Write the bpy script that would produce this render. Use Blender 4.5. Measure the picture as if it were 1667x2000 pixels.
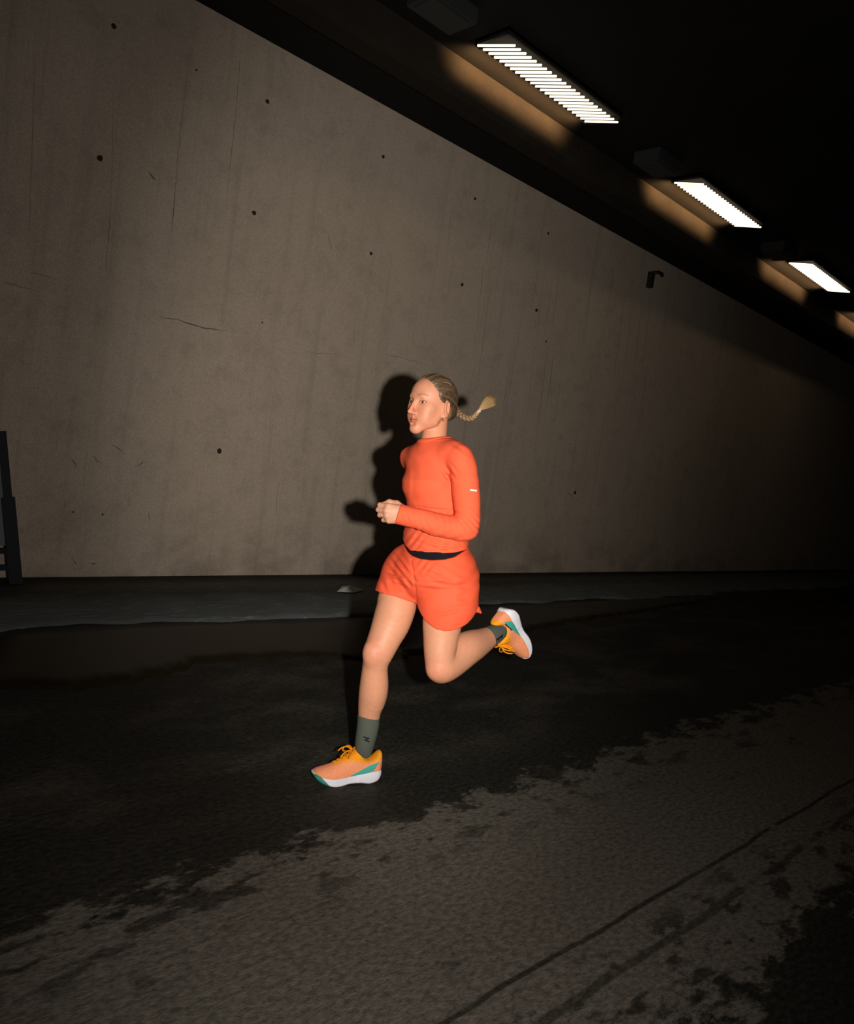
import bpy, math, random
import numpy as np
from mathutils import Matrix, Vector
from mathutils.bvhtree import BVHTree

for o in list(bpy.data.objects):
    bpy.data.objects.remove(o)
S = bpy.context.scene
COL = S.collection
rng = np.random.default_rng(7)
random.seed(7)

# ------------------------------------------------------------------ camera
# world: X runs along the underpass, Y points to the concrete wall, Z up
FPX, PCX, PCY = 1500.0, 833.5, 1000.0
_d = np.array([2370 - PCX, -(1106 - PCY), -FPX]); _d /= np.linalg.norm(_d)
_r = math.atan(0.1405)
_u = np.array([math.sin(_r), math.cos(_r), (_d[0]*math.sin(_r) + _d[1]*math.cos(_r)) / -_d[2]])
_u /= np.linalg.norm(_u)
_y = np.cross(_u, _d)
RW = np.array([_d, _y, _u])                     # camera axes -> world axes
ZR = 2.9                                        # distance of the runner
CAMH = -(RW @ np.array([(685-PCX)/FPX, -(1533-PCY)/FPX, -1.0]) * 2.87)[2]
CAM = np.array([0.0, 0.0, CAMH])

def ray(px, py):
    return RW @ np.array([(px-PCX)/FPX, -(py-PCY)/FPX, -1.0])
def on_z(px, py, z=0.0):
    q = ray(px, py); return CAM + q*((z-CAMH)/q[2])
def on_y(px, py, y):
    q = ray(px, py); return CAM + q*(y/q[1])
def to_world(p):                                # (right, up, depth) metres seen from the tripod -> world
    p = np.asarray(p, float)
    q = p.copy(); q[..., 2] = -q[..., 2]
    return q @ RW.T + CAM
def dir_to_cam(w):
    q = RW.T @ np.asarray(w, float); q = q.copy(); q[2] = -q[2]; return q

cam = bpy.data.cameras.new('camera'); camo = bpy.data.objects.new('camera', cam); COL.objects.link(camo)
cam.sensor_fit = 'VERTICAL'; cam.sensor_height = 36.0; cam.lens = FPX/2000.0*36.0
cam.clip_start = 0.05; cam.clip_end = 200
M = Matrix([list(RW[i]) + [CAM[i]] for i in range(3)] + [[0, 0, 0, 1]])
camo.matrix_world = M
S.camera = camo

# ------------------------------------------------------------------ world, flash, exposure
W = bpy.data.worlds.new('world'); S.world = W; W.use_nodes = True
W.node_tree.nodes['Background'].inputs[0].default_value = (0.5, 0.42, 0.33, 1)
W.node_tree.nodes['Background'].inputs[1].default_value = 0.0012

# one hand-held flash beside the lens: bright core and wide spill of the same head, taller than wide
fpos = CAM + RW @ np.array([0.195, 0.0, 0.0])
_t = on_y(807, 830, 5.57) - fpos
for nm, watts, deg in (('flash', 345, 50), ('flash_spill', 145, 96)):
    fl = bpy.data.lights.new(nm, 'SPOT'); flo = bpy.data.objects.new(nm, fl); COL.objects.link(flo)
    fl.energy = watts; fl.color = (1.0, 0.965, 0.92); fl.shadow_soft_size = 0.022
    fl.spot_size = math.radians(deg); fl.spot_blend = 1.0
    flo.location = fpos; flo.scale = (1.0, 1.6, 1.0)
    flo.rotation_euler = Vector(_t).to_track_quat('-Z', 'Y').to_euler()

S.view_settings.view_transform = 'Standard'; S.view_settings.look = 'None'
S.view_settings.exposure = 0.0; S.view_settings.gamma = 1.0; S.view_settings.use_curve_mapping = False

# ------------------------------------------------------------------ helpers
def tag(o, label=None, cat=None, group=None, kind=None):
    if label: o['label'] = label
    if cat: o['category'] = cat
    if group: o['group'] = group
    if kind: o['kind'] = kind
    return o

class NT:
    def __init__(s, name):
        s.m = bpy.data.materials.new(name); s.m.use_nodes = True
        s.t = s.m.node_tree; s.b = s.t.nodes['Principled BSDF']
    def n(s, typ, **kw):
        nd = s.t.nodes.new(typ)
        for k, v in kw.items():
            if k in ('operation', 'blend_type', 'data_type', 'attribute_name', 'noise_dimensions', 'feature', 'wave_type', 'bands_direction', 'clamp_result', 'interpolation_type', 'normalize'):
                setattr(nd, k, v)
        return nd
    def l(s, a, b): s.t.links.new(a, b)
    def val(s, sock, v):
        if hasattr(v, 'links'): s.l(v, sock)
        else: sock.default_value = v
    def math(s, op, a, b=None, c=None, clamp=False):
        nd = s.t.nodes.new('ShaderNodeMath'); nd.operation = op; nd.use_clamp = clamp
        s.val(nd.inputs[0], a)
        if b is not None: s.val(nd.inputs[1], b)
        if c is not None: s.val(nd.inputs[2], c)
        return nd.outputs[0]
    def mix(s, f, a, b):
        nd = s.t.nodes.new('ShaderNodeMix'); nd.data_type = 'RGBA'
        s.val(nd.inputs[0], f)
        for sock, v in ((nd.inputs[6], a), (nd.inputs[7], b)):
            if hasattr(v, 'links'): s.l(v, sock)
            else: sock.default_value = (*v, 1)
        return nd.outputs[2]
    def step(s, x, a, b):
        nd = s.t.nodes.new('ShaderNodeMapRange'); nd.interpolation_type = 'SMOOTHSTEP'
        s.val(nd.inputs[0], x); nd.inputs[1].default_value = a; nd.inputs[2].default_value = b
        return nd.outputs[0]
    def noise(s, scale, detail=4, rough=.55, vec=None, stretch=None, dist=0.0):
        nd = s.t.nodes.new('ShaderNodeTexNoise')
        nd.inputs['Scale'].default_value = scale; nd.inputs['Detail'].default_value = detail
        nd.inputs['Roughness'].default_value = rough; nd.inputs['Distortion'].default_value = dist
        v = vec if vec is not None else s.pos()
        if stretch:
            mp = s.t.nodes.new('ShaderNodeMapping'); mp.inputs['Scale'].default_value = stretch
            s.l(v, mp.inputs[0]); v = mp.outputs[0]
        s.l(v, nd.inputs['Vector'])
        return nd.outputs[0]
    def pos(s):
        return s.t.nodes.new('ShaderNodeNewGeometry').outputs['Position']
    def objpos(s):
        return s.t.nodes.new('ShaderNodeTexCoord').outputs['Object']
    def xyz(s, v=None):
        nd = s.t.nodes.new('ShaderNodeSeparateXYZ'); s.l(v if v is not None else s.pos(), nd.inputs[0])
        return nd.outputs
    def bump(s, h, strength=.3, dist=.01):
        nd = s.t.nodes.new('ShaderNodeBump'); nd.inputs['Strength'].default_value = strength
        nd.inputs['Distance'].default_value = dist
        s.l(h, nd.inputs['Height']); s.l(nd.outputs[0], s.b.inputs['Normal'])
    def base(s, c):
        if hasattr(c, 'links'): s.l(c, s.b.inputs['Base Color'])
        else: s.b.inputs['Base Color'].default_value = (*c, 1)
    def rough(s, r): s.val(s.b.inputs['Roughness'], r)

def plain(name, col, rough=.6, metal=0.0, spec=.5, emis=None, estr=0):
    t = NT(name); t.base(col); t.rough(rough); t.b.inputs['Metallic'].default_value = metal
    t.b.inputs['Specular IOR Level'].default_value = spec
    if emis:
        t.b.inputs['Emission Color'].default_value = (*emis, 1); t.b.inputs['Emission Strength'].default_value = estr
    return t.m

def mesh_obj(name, verts, faces, mat, parent=None, smooth=True, cols=None, attr=None):
    me = bpy.data.meshes.new(name)
    verts = np.asarray(verts, np.float32); 
    if isinstance(faces, np.ndarray) and faces.ndim == 2:
        n = faces.shape[1]
        me.vertices.add(len(verts)); me.vertices.foreach_set('co', verts.ravel())
        me.loops.add(faces.size); me.loops.foreach_set('vertex_index', faces.ravel().astype(np.int32))
        me.polygons.add(len(faces)); me.polygons.foreach_set('loop_start', np.arange(0, faces.size, n, dtype=np.int32))
        me.update(calc_edges=True); me.validate()
    else:
        me.from_pydata([tuple(v) for v in verts], [], [tuple(map(int, f)) for f in faces]); me.update()
    if smooth: me.polygons.foreach_set('use_smooth', np.ones(len(me.polygons), bool))
    if cols is not None:
        a = me.color_attributes.new('Col', 'FLOAT_COLOR', 'POINT')
        c4 = np.ones((len(verts), 4), np.float32); c4[:, :3] = cols
        a.data.foreach_set('color', c4.ravel())
    if mat: me.materials.append(mat)
    o = bpy.data.objects.new(name, me); COL.objects.link(o)
    if parent: o.parent = parent
    return o

class MB:
    """collects simple solids; build() links them as one mesh"""
    def __init__(s): s.v = []; s.f = []
    def add(s, v, f):
        k = len(s.v); s.v += [tuple(map(float, p)) for p in v]; s.f += [tuple(i+k for i in q) for q in f]
    def box(s, c, h, ax=None):
        ax = np.eye(3) if ax is None else np.asarray(ax)
        v = [np.asarray(c)+sx*h[0]*ax[0]+sy*h[1]*ax[1]+sz*h[2]*ax[2] for sz in (-1, 1) for sy in (-1, 1) for sx in (-1, 1)]
        s.add(v, [(0, 2, 3, 1), (4, 5, 7, 6), (0, 1, 5, 4), (2, 6, 7, 3), (0, 4, 6, 2), (1, 3, 7, 5)])
    def tube(s, pts, rad, n=8, closed=False, caps=True):
        pts = np.asarray(pts, float); m = len(pts)
        rad = np.broadcast_to(np.asarray(rad, float), (m,))
        tang = np.roll(pts, -1, 0)-np.roll(pts, 1, 0)
        if not closed: tang[0] = pts[1]-pts[0]; tang[-1] = pts[-1]-pts[-2]
        tang /= np.linalg.norm(tang, axis=1)[:, None]+1e-12
        a = np.array([0, 0, 1.0]) if abs(tang[0][2]) < .9 else np.array([1.0, 0, 0])
        k = len(s.v)
        for i in range(m):
            u = a-tang[i]*(a@tang[i]); u /= np.linalg.norm(u); a = u; w = np.cross(tang[i], u)
            for j in range(n):
                t = 2*math.pi*j/n
                s.v.append(tuple(pts[i]+rad[i]*(math.cos(t)*u+math.sin(t)*w)))
        for i in range(m if closed else m-1):
            i2 = (i+1) % m
            for j in range(n):
                j2 = (j+1) % n
                s.f.append((k+i*n+j, k+i*n+j2, k+i2*n+j2, k+i2*n+j))
        if caps and not closed:
            s.f.append(tuple(k+j for j in range(n))[::-1]); s.f.append(tuple(k+(m-1)*n+j for j in range(n)))
    def build(s, name, mat, parent=None, smooth=False):
        return mesh_obj(name, np.array(s.v), s.f, mat, parent, smooth)

def empty(name, loc):
    o = bpy.data.objects.new(name, None); COL.objects.link(o); o.location = loc; o.empty_display_size = .1
    return o
def adopt(root, *objs):                          # keep world place when parented to an empty that stands elsewhere
    for o in objs:
        o.parent = root; o.matrix_parent_inverse = Matrix.Translation(root.location).inverted()

# ------------------------------------------------------------------ materials of the place
YW, ZC = 5.57, 4.23

# concrete wall
t = NT('concrete_wall')
p = t.pos(); xs = t.xyz(p)
n1 = t.noise(.7, 5, .6, p); n2 = t.noise(6, 6, .65, p); n3 = t.noise(120, 3, .7, p)
streak = t.noise(3.2, 4, .6, p, (2.6, 1, .10)); streak2 = t.noise(9, 3, .5, p, (3.0, 1, .05))
c = t.mix(n1, (.58, .455, .34), (.73, .585, .455))
c = t.mix(t.math('MULTIPLY', t.step(n2, .45, .75), .35), c, (.38, .30, .24))
c = t.mix(t.math('MULTIPLY', t.step(streak, .52, .72), .24), c, (.32, .26, .21))
c = t.mix(t.math('MULTIPLY', t.step(streak2, .60, .74), .16), c, (.26, .21, .17))
low = t.math('MULTIPLY', t.step(xs[2], .75, .05), t.step(t.noise(2.2, 5, .6, p, (1, 1, 1.6)), .42, .66))
c = t.mix(t.math('MULTIPLY', low, .55), c, (.30, .22, .17))
grain = t.math('MULTIPLY_ADD', n3, 1.0, .52)
mx = t.t.nodes.new('ShaderNodeMix'); mx.data_type = 'RGBA'; mx.blend_type = 'MULTIPLY'; mx.inputs[0].default_value = 1
t.l(c, mx.inputs[6]); t.l(grain, mx.inputs[7]); t.base(mx.outputs[2])
t.rough(.85); t.b.inputs['Specular IOR Level'].default_value = .2
t.bump(t.math('ADD', n2, t.math('MULTIPLY', n3, .5)), .25, .006)
M_WALL = t.m

# road surface
t = NT('wet_asphalt')
p = t.pos(); xs = t.xyz(p)
warp = t.math('MULTIPLY_ADD', t.noise(1.1, 4, .6, p, (.5, 1.2, 1)), .22, -.11)
warpf = t.math('MULTIPLY_ADD', t.noise(8, 6, .72, p, (.75, 1.3, 1)), .75, -.375)
yy = t.math('ADD', t.math('ADD', xs[1], warp), warpf)
dry = t.math('MULTIPLY', t.step(yy, 1.84, 1.76), t.step(yy, .66, .74))
blot = t.step(t.noise(9, 5, .6, p, (.6, 1.2, 1)), .52, .60)
near = t.step(xs[1], 1.05, .90)
spots = t.math('MULTIPLY', blot, t.math('MAXIMUM', t.math('MAXIMUM', near, t.step(xs[1], 1.42, 1.72)),
        t.step(t.noise(1.6, 3, .5, p), .56, .68)))
def seam(y0, w, amp):
    wob = t.math('MULTIPLY_ADD', t.noise(2.5, 3, .5, p), amp, -amp/2)
    dd = t.math('ABSOLUTE', t.math('SUBTRACT', t.math('ADD', xs[1], wob), y0))
    return t.step(dd, w, w*.45)
seams = t.math('MAXIMUM', seam(1.035, .011, .03), t.math('MULTIPLY', seam(.90, .018, .05), .8))
seams = t.math('MULTIPLY', seams, t.step(t.noise(3, 3, .6, p), .30, .42))
dry = t.math('MULTIPLY', dry, t.math('SUBTRACT', 1.0, t.math('MULTIPLY', t.math('MAXIMUM', spots, seams), .85)))
half = t.math('MULTIPLY', t.step(t.noise(1.7, 6, .7, p, (.7, 1.3, 1)), .44, .66), .34)
half = t.math('MULTIPLY', half, t.step(xs[1], 1.9, 2.35))
mask = t.math('MAXIMUM', dry, half)
fine = t.noise(60, 5, .75, p, (.6, 1.1, 1)); agg = t.noise(220, 3, .7, p)
cd = t.mix(t.step(fine, .22, .78), (.056, .049, .039), (.225, .197, .158))
cw = t.mix(t.step(fine, .28, .80), (.009, .0085, .0068), (.052, .049, .038))
c = t.mix(mask, cw, cd)
fleck = t.step(t.noise(75, 2, .5, p, (.35, 1.2, 1)), .73, .80)
c = t.mix(t.math('MULTIPLY', fleck, .35), c, (.20, .17, .13))
t.base(c)
t.rough(t.math('MULTIPLY_ADD', mask, .25, .62)); t.b.inputs['Specular IOR Level'].default_value = .12
t.bump(t.math('ADD', fine, t.math('MULTIPLY', agg, .5)), .55, .012)
M_ROAD = t.m

t = NT('dirty_verge')
p = t.pos()
a = t.noise(26, 6, .7, p, (.25, 1.4, 1)); b = t.noise(2.3, 4, .6, p)
c = t.mix(b, (.095, .104, .102), (.19, .205, .20))
c = t.mix(t.step(a, .54, .72), c, (.38, .39, .375))
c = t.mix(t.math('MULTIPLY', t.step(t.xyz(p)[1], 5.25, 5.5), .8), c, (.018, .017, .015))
t.base(c); t.rough(.8); t.b.inputs['Specular IOR Level'].default_value = .15
t.bump(t.noise(70, 5, .7, p), .6, .015)
M_VERGE = t.m

t = NT('muddy_water')
p = t.pos()
t.base(t.mix(t.noise(1.4, 3, .5, p), (.012, .009, .005), (.030, .023, .012)))
t.rough(.32); t.b.inputs['IOR'].default_value = 1.16
t.bump(t.noise(5, 3, .5, p), .06, .01)
M_WATER = t.m

t = NT('black_concrete')
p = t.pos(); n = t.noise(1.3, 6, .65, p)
t.base(t.mix(n, (.010, .009, .008), (.028, .025, .021))); t.rough(.9); t.b.inputs['Specular IOR Level'].default_value = .1  # near-black concrete with slight random variation in tone
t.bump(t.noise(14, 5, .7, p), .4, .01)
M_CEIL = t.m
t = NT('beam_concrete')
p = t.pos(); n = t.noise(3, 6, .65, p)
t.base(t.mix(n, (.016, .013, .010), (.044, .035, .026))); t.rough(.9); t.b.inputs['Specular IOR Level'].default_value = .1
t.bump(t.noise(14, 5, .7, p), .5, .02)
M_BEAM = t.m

M_DARKSTEEL = plain('dark_steel', (.020, .024, .024), .55, .0, .3)
M_GREY = plain('grey_sheet', (.20, .21, .22), .6)
M_PLUG = plain('dark_plug', (.05, .042, .035), .9, 0, .1)
M_LAMP = plain('lamp_bar', (.9, .8, .6), .5, emis=(1.0, .82, .58), estr=2.0)
M_HOUSING = plain('lamp_housing', (.016, .014, .012), .8, 0, .2)
M_BOX = plain('junction_box', (.032, .036, .035), .6)
M_PAPER = plain('paper', (.62, .62, .58), .8)
M_SMUDGE = plain('scuff', (.20, .165, .14), .9, 0, .1)

# ------------------------------------------------------------------ the setting
X0, X1 = -4.0, 45.0
b = MB(); b.box(((X0+X1)/2, 0.0, -.10), ((X1-X0)/2, 6.0, .10))
tag(b.build('floor', M_ROAD), 'dark damp asphalt roadway with a drier pale lane', 'floor', kind='structure')

# wall as a long thick slab
b = MB(); b.box(((X0+X1)/2, YW+.20, 2.3), ((X1-X0)/2, .20, 2.35))
wall = tag(b.build('wall_back', M_WALL), 'tall stained bare concrete underpass wall', 'wall', kind='structure')

b = MB(); b.box(((X0+X1)/2, 0.0, ZC+.15), ((X1-X0)/2, 5.57, .15))
ceil = tag(b.build('ceiling', M_CEIL), 'black underpass ceiling', 'ceiling', kind='structure')

# downstand beam beside the lamps
b = MB()
prof = [(4.42, ZC+.02), (4.42, 4.00), (4.47, 3.97), (4.66, 3.97), (4.70, 4.00), (4.70, ZC+.02)]
v = [(x, y, z) for x in (X0, X1) for (y, z) in prof]; n = len(prof)
b.add(v, [tuple(range(n)), tuple(range(2*n-1, n-1, -1))]+[(i, i+n, (i+1) % n+n, (i+1) % n) for i in range(n)])
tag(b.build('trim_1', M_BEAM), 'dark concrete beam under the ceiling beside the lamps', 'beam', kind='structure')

# verge along the wall, with a broken edge
N = 420
xs_ = np.linspace(X0, X1, N)
edge = 4.40+.05*np.sin(xs_*1.3)+.035*np.sin(xs_*3.7+1)+.02*np.sin(xs_*9.1)+.015*rng.standard_normal(N)
edge -= .12*np.exp(-((xs_-3.9)/.5)**2)
rows = []
for (dy, z) in ((0, -.02), (.01, .012), (.05, .026), (.4, .034)):
    rows.append(np.stack([xs_, edge+dy, np.full(N, z)+(.004*rng.standard_normal(N) if z > 0 else 0)], 1))
rows.append(np.stack([xs_, np.full(N, YW+.01), np.full(N, .05)], 1))
rows.append(np.stack([xs_, np.full(N, YW+.01), np.full(N, -.02)], 1))
v = np.concatenate(rows); f = []
for r_ in range(len(rows)-1):
    for i in range(N-1): f.append((r_*N+i, r_*N+i+1, (r_+1)*N+i+1, (r_+1)*N+i))
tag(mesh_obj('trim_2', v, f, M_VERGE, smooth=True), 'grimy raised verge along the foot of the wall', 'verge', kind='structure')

# puddle lying in the gutter
top = np.array([(-2.2, 4.42), (0.5, 4.46), (1.3, 4.46), (2.4, 4.42), (3.0, 4.36), (3.6, 4.30), (4.4, 4.36), (5.6, 4.38), (7.5, 4.36), (10, 4.30)])
low = np.array([(-2.2, 3.45), (0.2, 3.50), (1.03, 3.52), (1.4, 3.40), (1.75, 3.46), (2.05, 3.62), (2.4, 3.56), (2.75, 3.50), (3.05, 3.32), (3.6, 3.40), (4.4, 3.56), (5.6, 3.75), (7.5, 3.95), (10, 4.25)])
N = 260; xs_ = np.linspace(-2.2, 10, N)
yt = np.interp(xs_, top[:, 0], top[:, 1]); yl = np.interp(xs_, low[:, 0], low[:, 1])+.015*np.sin(xs_*23)+.012*np.sin(xs_*41+2)+.008*rng.standard_normal(N)
K = 7; v = []; f = []
for k in range(K):
    w = k/(K-1); z = .002+.008*(1-(2*w-1)**6)
    v.append(np.stack([xs_, yl*(1-w)+yt*w, np.full(N, z)], 1))
v.append(np.stack([xs_, yt, np.full(N, -.01)], 1)); v.insert(0, np.stack([xs_, yl, np.full(N, -.01)], 1))
K += 2; v = np.concatenate(v)
for r_ in range(K-1):
    for i in range(N-1): f.append((r_*N+i, r_*N+i+1, (r_+1)*N+i+1, (r_+1)*N+i))
tag(mesh_obj('puddle', v, f, M_WATER), 'shallow muddy brown puddle lying along the verge', 'puddle')

# formwork tie plugs, stains and scuffs on the wall
def disc_pts(n, r, jag=.0):
    return [(r*(1+jag*rng.standard_normal())*math.cos(2*math.pi*i/n), r*(1+jag*rng.standard_normal())*math.sin(2*math.pi*i/n)) for i in range(n)]
PL = [(222, 51, 10), (522, 198, 9), (195, 309, 13), (496, 416, 10), (748, 306, 8), (724, 495, 8), (902, 556, 8), (1047, 606, 8),
      (428, 881, 12), (1122, 962, 9), (927, 388, 7), (1070, 456, 6), (512, 630, 4), (383, 137, 4), (200, 1005, 4), (1066, 667, 5), (143, 1000, 4)]
for i, (px, py, s_) in enumerate(PL):
    q = on_y(px, py, YW); D = np.linalg.norm(q-CAM); r = s_*.44*D/FPX
    b = MB(); n = 12
    ring0 = disc_pts(n, r, .10); v = [(q[0]+x, YW+.004, q[2]+z) for x, z in ring0]
    v += [(q[0]+x*.8, YW-.006, q[2]+z*.8) for x, z in ring0]; v += [(q[0]+x*.45, YW-.003, q[2]+z*.45) for x, z in ring0]; v.append((q[0], YW-.001, q[2]))
    f = []
    for k in range(2):
        for j in range(n): f.append((k*n+j, k*n+(j+1) % n, (k+1)*n+(j+1) % n, (k+1)*n+j))
    for j in range(n): f.append((2*n+j, 2*n+(j+1) % n, 3*n))
    o = mesh_obj('tie_plug', v, f, M_PLUG, wall)

# marks on the wall: thin flaking streaks (rust runs, cracks, scuffs)
def mark(name, pix, wpx, mat, jit=2.0, lift=.0015):
    pts = []
    for (a, b_) in zip(pix[:-1], pix[1:]):
        L = max(2, int(math.hypot(b_[0]-a[0], b_[1]-a[1])/9))
        for k in range(L): pts.append((a[0]+(b_[0]-a[0])*k/L, a[1]+(b_[1]-a[1])*k/L))
    pts.append(pix[-1]); pts = np.array(pts, float); pts[1:-1] += rng.normal(0, jit, (len(pts)-2, 2))*.35
    W3 = [on_y(x, y, YW) for x, y in pts]; v = []; f = []
    for i, q in enumerate(W3):
        D = np.linalg.norm(q-CAM); d = W3[min(i+1, len(W3)-1)]-W3[max(i-1, 0)]; d = d/np.linalg.norm(d)
        nn = np.array([-d[2], 0, d[0]]); e = math.sin(math.pi*(i+.3)/(len(W3)-.4))
        w = wpx*D/FPX*.5*max(.12, e)*rng.uniform(.5, 1.3)
        for sg in (-1, 1):
            v.append(q+nn*w*sg+np.array([0, .002, 0])); 
        v.append(q+np.array([0, -lift, 0]))
    for i in range(len(W3)-1):
        for (a, c_) in ((0, 2), (2, 1)):
            f.append((i*3+a, i*3+c_, (i+1)*3+c_, (i+1)*3+a))
    return mesh_obj(name, np.array(v), f, mat, wall)
M_CRACK = plain('crack', (.25, .20, .16), .9, 0, .1)
M_STAIN = plain('stain', (.42, .34, .27), .9, 0, .1)
M_RUST = plain('rust_run', (.44, .30, .16), .9, 0, .1)
mark('crack', [(378, 60), (366, 135), (352, 260), (342, 370), (333, 440), (328, 480)], 4, M_STAIN)
mark('crack', [(343, 370), (338, 420), (334, 455)], 3, M_CRACK)
mark('crack', [(218, 365), (214, 440), (208, 500), (204, 558)], 2.6, M_CRACK, 1)
mark('crack', [(222, 180), (219, 300), (217, 380)], 3, M_STAIN, 1)
mark('crack', [(68, 60), (64, 250), (58, 420), (54, 520)], 4, M_STAIN, 1)
mark('rust_run', [(474, 55), (468, 120), (461, 210), (453, 290), (443, 380), (437, 445)], 3.5, M_RUST, 1)
mark('scuff', [(310, 618), (345, 623), (380, 636), (412, 643), (442, 646)], 7, M_CRACK)
mark('scuff', [(0, 548), (40, 560), (72, 568)], 6, M_STAIN)
mark('scuff', [(48, 530), (80, 536), (115, 547)], 6, M_STAIN)
mark('scuff', [(290, 335), (296, 345), (306, 352)], 7, M_CRACK)
mark('scuff', [(690, 600), (693, 640), (688, 690)], 2.5, M_STAIN)
mark('scuff', [(580, 680), (610, 690), (660, 690)], 3, M_STAIN)
mark('scuff', [(740, 690), (790, 700), (840, 715)], 3.5, M_STAIN)
mark('scuff', [(138, 895), (146, 903), (150, 915)], 5, M_CRACK)
mark('scuff', [(180, 890), (190, 900), (200, 905)], 10, M_STAIN)
mark('scuff', [(215, 868), (230, 876), (242, 886)], 4, M_CRACK)
mark('scuff', [(262, 912), (272, 908), (282, 902)], 5, M_CRACK)
mark('scuff', [(126, 980), (128, 992)], 5, M_CRACK)
mark('scuff', [(290, 1000), (292, 1015)], 5, M_CRACK)
mark('scuff', [(138, 1085), (144, 1095), (150, 1105)], 4, M_CRACK)
mark('scuff', [(545, 940), (541, 970), (536, 1010)], 5, M_STAIN)
mark('scuff', [(176, 1101), (188, 1100)], 6, M_CRACK)
mark('scuff', [(1108, 962), (1118, 970)], 4, M_CRACK)
mark('scuff', [(640, 455), (645, 475), (648, 490)], 8, M_STAIN)
for k in range(26):                                 # faint runs on the far stretch of wall
    px = rng.uniform(880, 1280); top_ = rng.uniform(max(300, (px-380)*.556+60), 720); ln = rng.uniform(80, 260)
    mark('stain', [(px, top_), (px-ln*.06, top_+ln*.5), (px-ln*.13, top_+ln)], rng.uniform(2.5, 5), M_STAIN, 1)

# small bracket on the wall
q = on_y(1268, 540, YW)
br = empty('wall_bracket', (q[0], YW, q[2]))
b = MB(); b.box((-.02, -.035, -.05), (.03, .035, .10)); o1 = b.build('plate', M_DARKSTEEL, br)
b = MB(); b.tube([(-.02, -.06, .04), (.05, -.09, .06), (.14, -.09, .06), (.18, -.07, .05)], .022, 8); o2 = b.build('arm', M_DARKSTEEL, br, True)
tag(br, 'small dark bracket fixed high on the concrete wall', 'bracket')

# ------------------------------------------------------------------ lamps: strip lights under the ceiling, their blurred light streaks built as bars
ZL = 4.17
ang = on_z(1003, 90, ZL)-on_z(929, 90, ZL)
bar_dir = ang/np.linalg.norm(ang)                 # bars lie along the sideways blur of the lamp light
lamp_spots = []
a0 = on_z(966, 90, ZL); a1 = on_z(1176.5, 237, ZL)
LEN = abs(a1[0]-a0[0]); step = on_z(1360, 356, ZL)[0]-a0[0]
yl = (a0[1]+a1[1])/2
NB = 23
bar_me = None
places = ['first of the row', 'second of the row', 'third of the row', 'fourth of the row']
for k in range(4):
    x0 = a0[0]+k*step
    root = empty('ceiling_lamp', (x0+LEN/2, yl-.02*k, ZC))
    b = MB()
    HW = .128
    b.box((0, 0, -.012), (LEN/2+.06, HW+.03, .012))
    b.box((0, HW+.022, -.022), (LEN/2+.06, .008, .022)); b.box((0, -HW-.022, -.022), (LEN/2+.06, .008, .022))
    for sx in (-1, 1): b.box((sx*(LEN/2+.05), 0, -.022), (.01, HW+.022, .022))
    b.build('housing', M_HOUSING, root)
    al = bpy.data.lights.new('lamp_glow', 'AREA'); alo = bpy.data.objects.new('lamp_glow', al); COL.objects.link(alo); alo.parent = root
    al.shape = 'RECTANGLE'; al.size = LEN; al.size_y = .07; al.energy = 7.5; al.color = (1.0, .60, .28); al.spread = math.radians(85)  # extra area light added at each lamp to brighten the beam face
    alo.location = (0, HW+.034, -.075); alo.rotation_euler = (math.radians(106), 0, 0)
    for i in range(NB):
        xx = -LEN/2+LEN*i/(NB-1)
        if bar_me is None:
            bb = MB(); hw = np.linalg.norm(ang)/2
            bb.tube([-bar_dir*hw, -bar_dir*hw*.97, bar_dir*hw*.97, bar_dir*hw], [.006, .0085, .0085, .006], 8)
            o = bb.build('light_streak', M_LAMP, root, True); bar_me = o.data
        else:
            o = bpy.data.objects.new('light_streak', bar_me); COL.objects.link(o); o.parent = root
        o.location = (xx, 0, ZL-ZC)
    tag(root, 'glowing strip lamp with light streaks built as bars under the ceiling beside the beam, '+places[k], 'lamp', 'ceiling lamps in a row')
    if k < 3:
        jb = empty('junction_box', (x0-.52, yl+.02, ZC))
        b = MB(); b.box((0, 0, -.05), (.20, .13, .05)); b.build('box', M_BOX, jb)
        b = MB(); b.box((0, 0, -.104), (.17, .10, .006)); b.build('cover', M_BOX, jb)
        tag(jb, 'unlit grey box on the ceiling just before the '+['first', 'second', 'third'][k]+' lamp of the row', 'box', 'grey boxes between the lamps')

# ------------------------------------------------------------------ sign stand leaning on the wall, and litter
def sp(px, py, y): return on_y(px, py, y)
st = empty('sign_stand', tuple(on_y(30, 1139, YW-.12)*np.array([1, 1, 0])+np.array([0, 0, .035])))
parts = []
yb, ytop = YW-.16, YW-.05
P1 = sp(30, 1140, yb); P0 = sp(2, 842, ytop)
P1[2] = .034
du = P0-P1; H_ = du[2]; WB_ = 1.55                        # splayed posts, wider at the foot
def on_stand(side, z, inset=0.0):                        # side 1: post seen in the photo, 0: its twin; z as a share of the height
    q = P1+du*z
    if side: return q-np.array([inset, 0, 0])
    return np.array([P1[0]-WB_+(P1[0]-q[0])+inset, q[1], q[2]])
def bar(a, b_, w, d):
    t_ = nrm_(b_-a); n_ = nrm_(np.cross(t_, [0, 1, 0])); m_ = np.cross(t_, n_)
    bb = MB(); bb.box((a+b_)/2, (np.linalg.norm(b_-a)/2, w, d), (t_, n_, m_)); return bb
def nrm_(v): return v/np.linalg.norm(v)
for sd in (1, 0):
    parts.append(bar(on_stand(sd, 0), on_stand(sd, 1), .026, .018).build('post', M_DARKSTEEL))
    parts.append(bar(on_stand(sd, 0), on_stand(sd, .575), .040, .026).build('post_sleeve', M_DARKSTEEL))
c4 = [on_stand(1, .26, .02), on_stand(1, .985, .02), on_stand(0, .985, .02), on_stand(0, .26, .02)]
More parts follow.
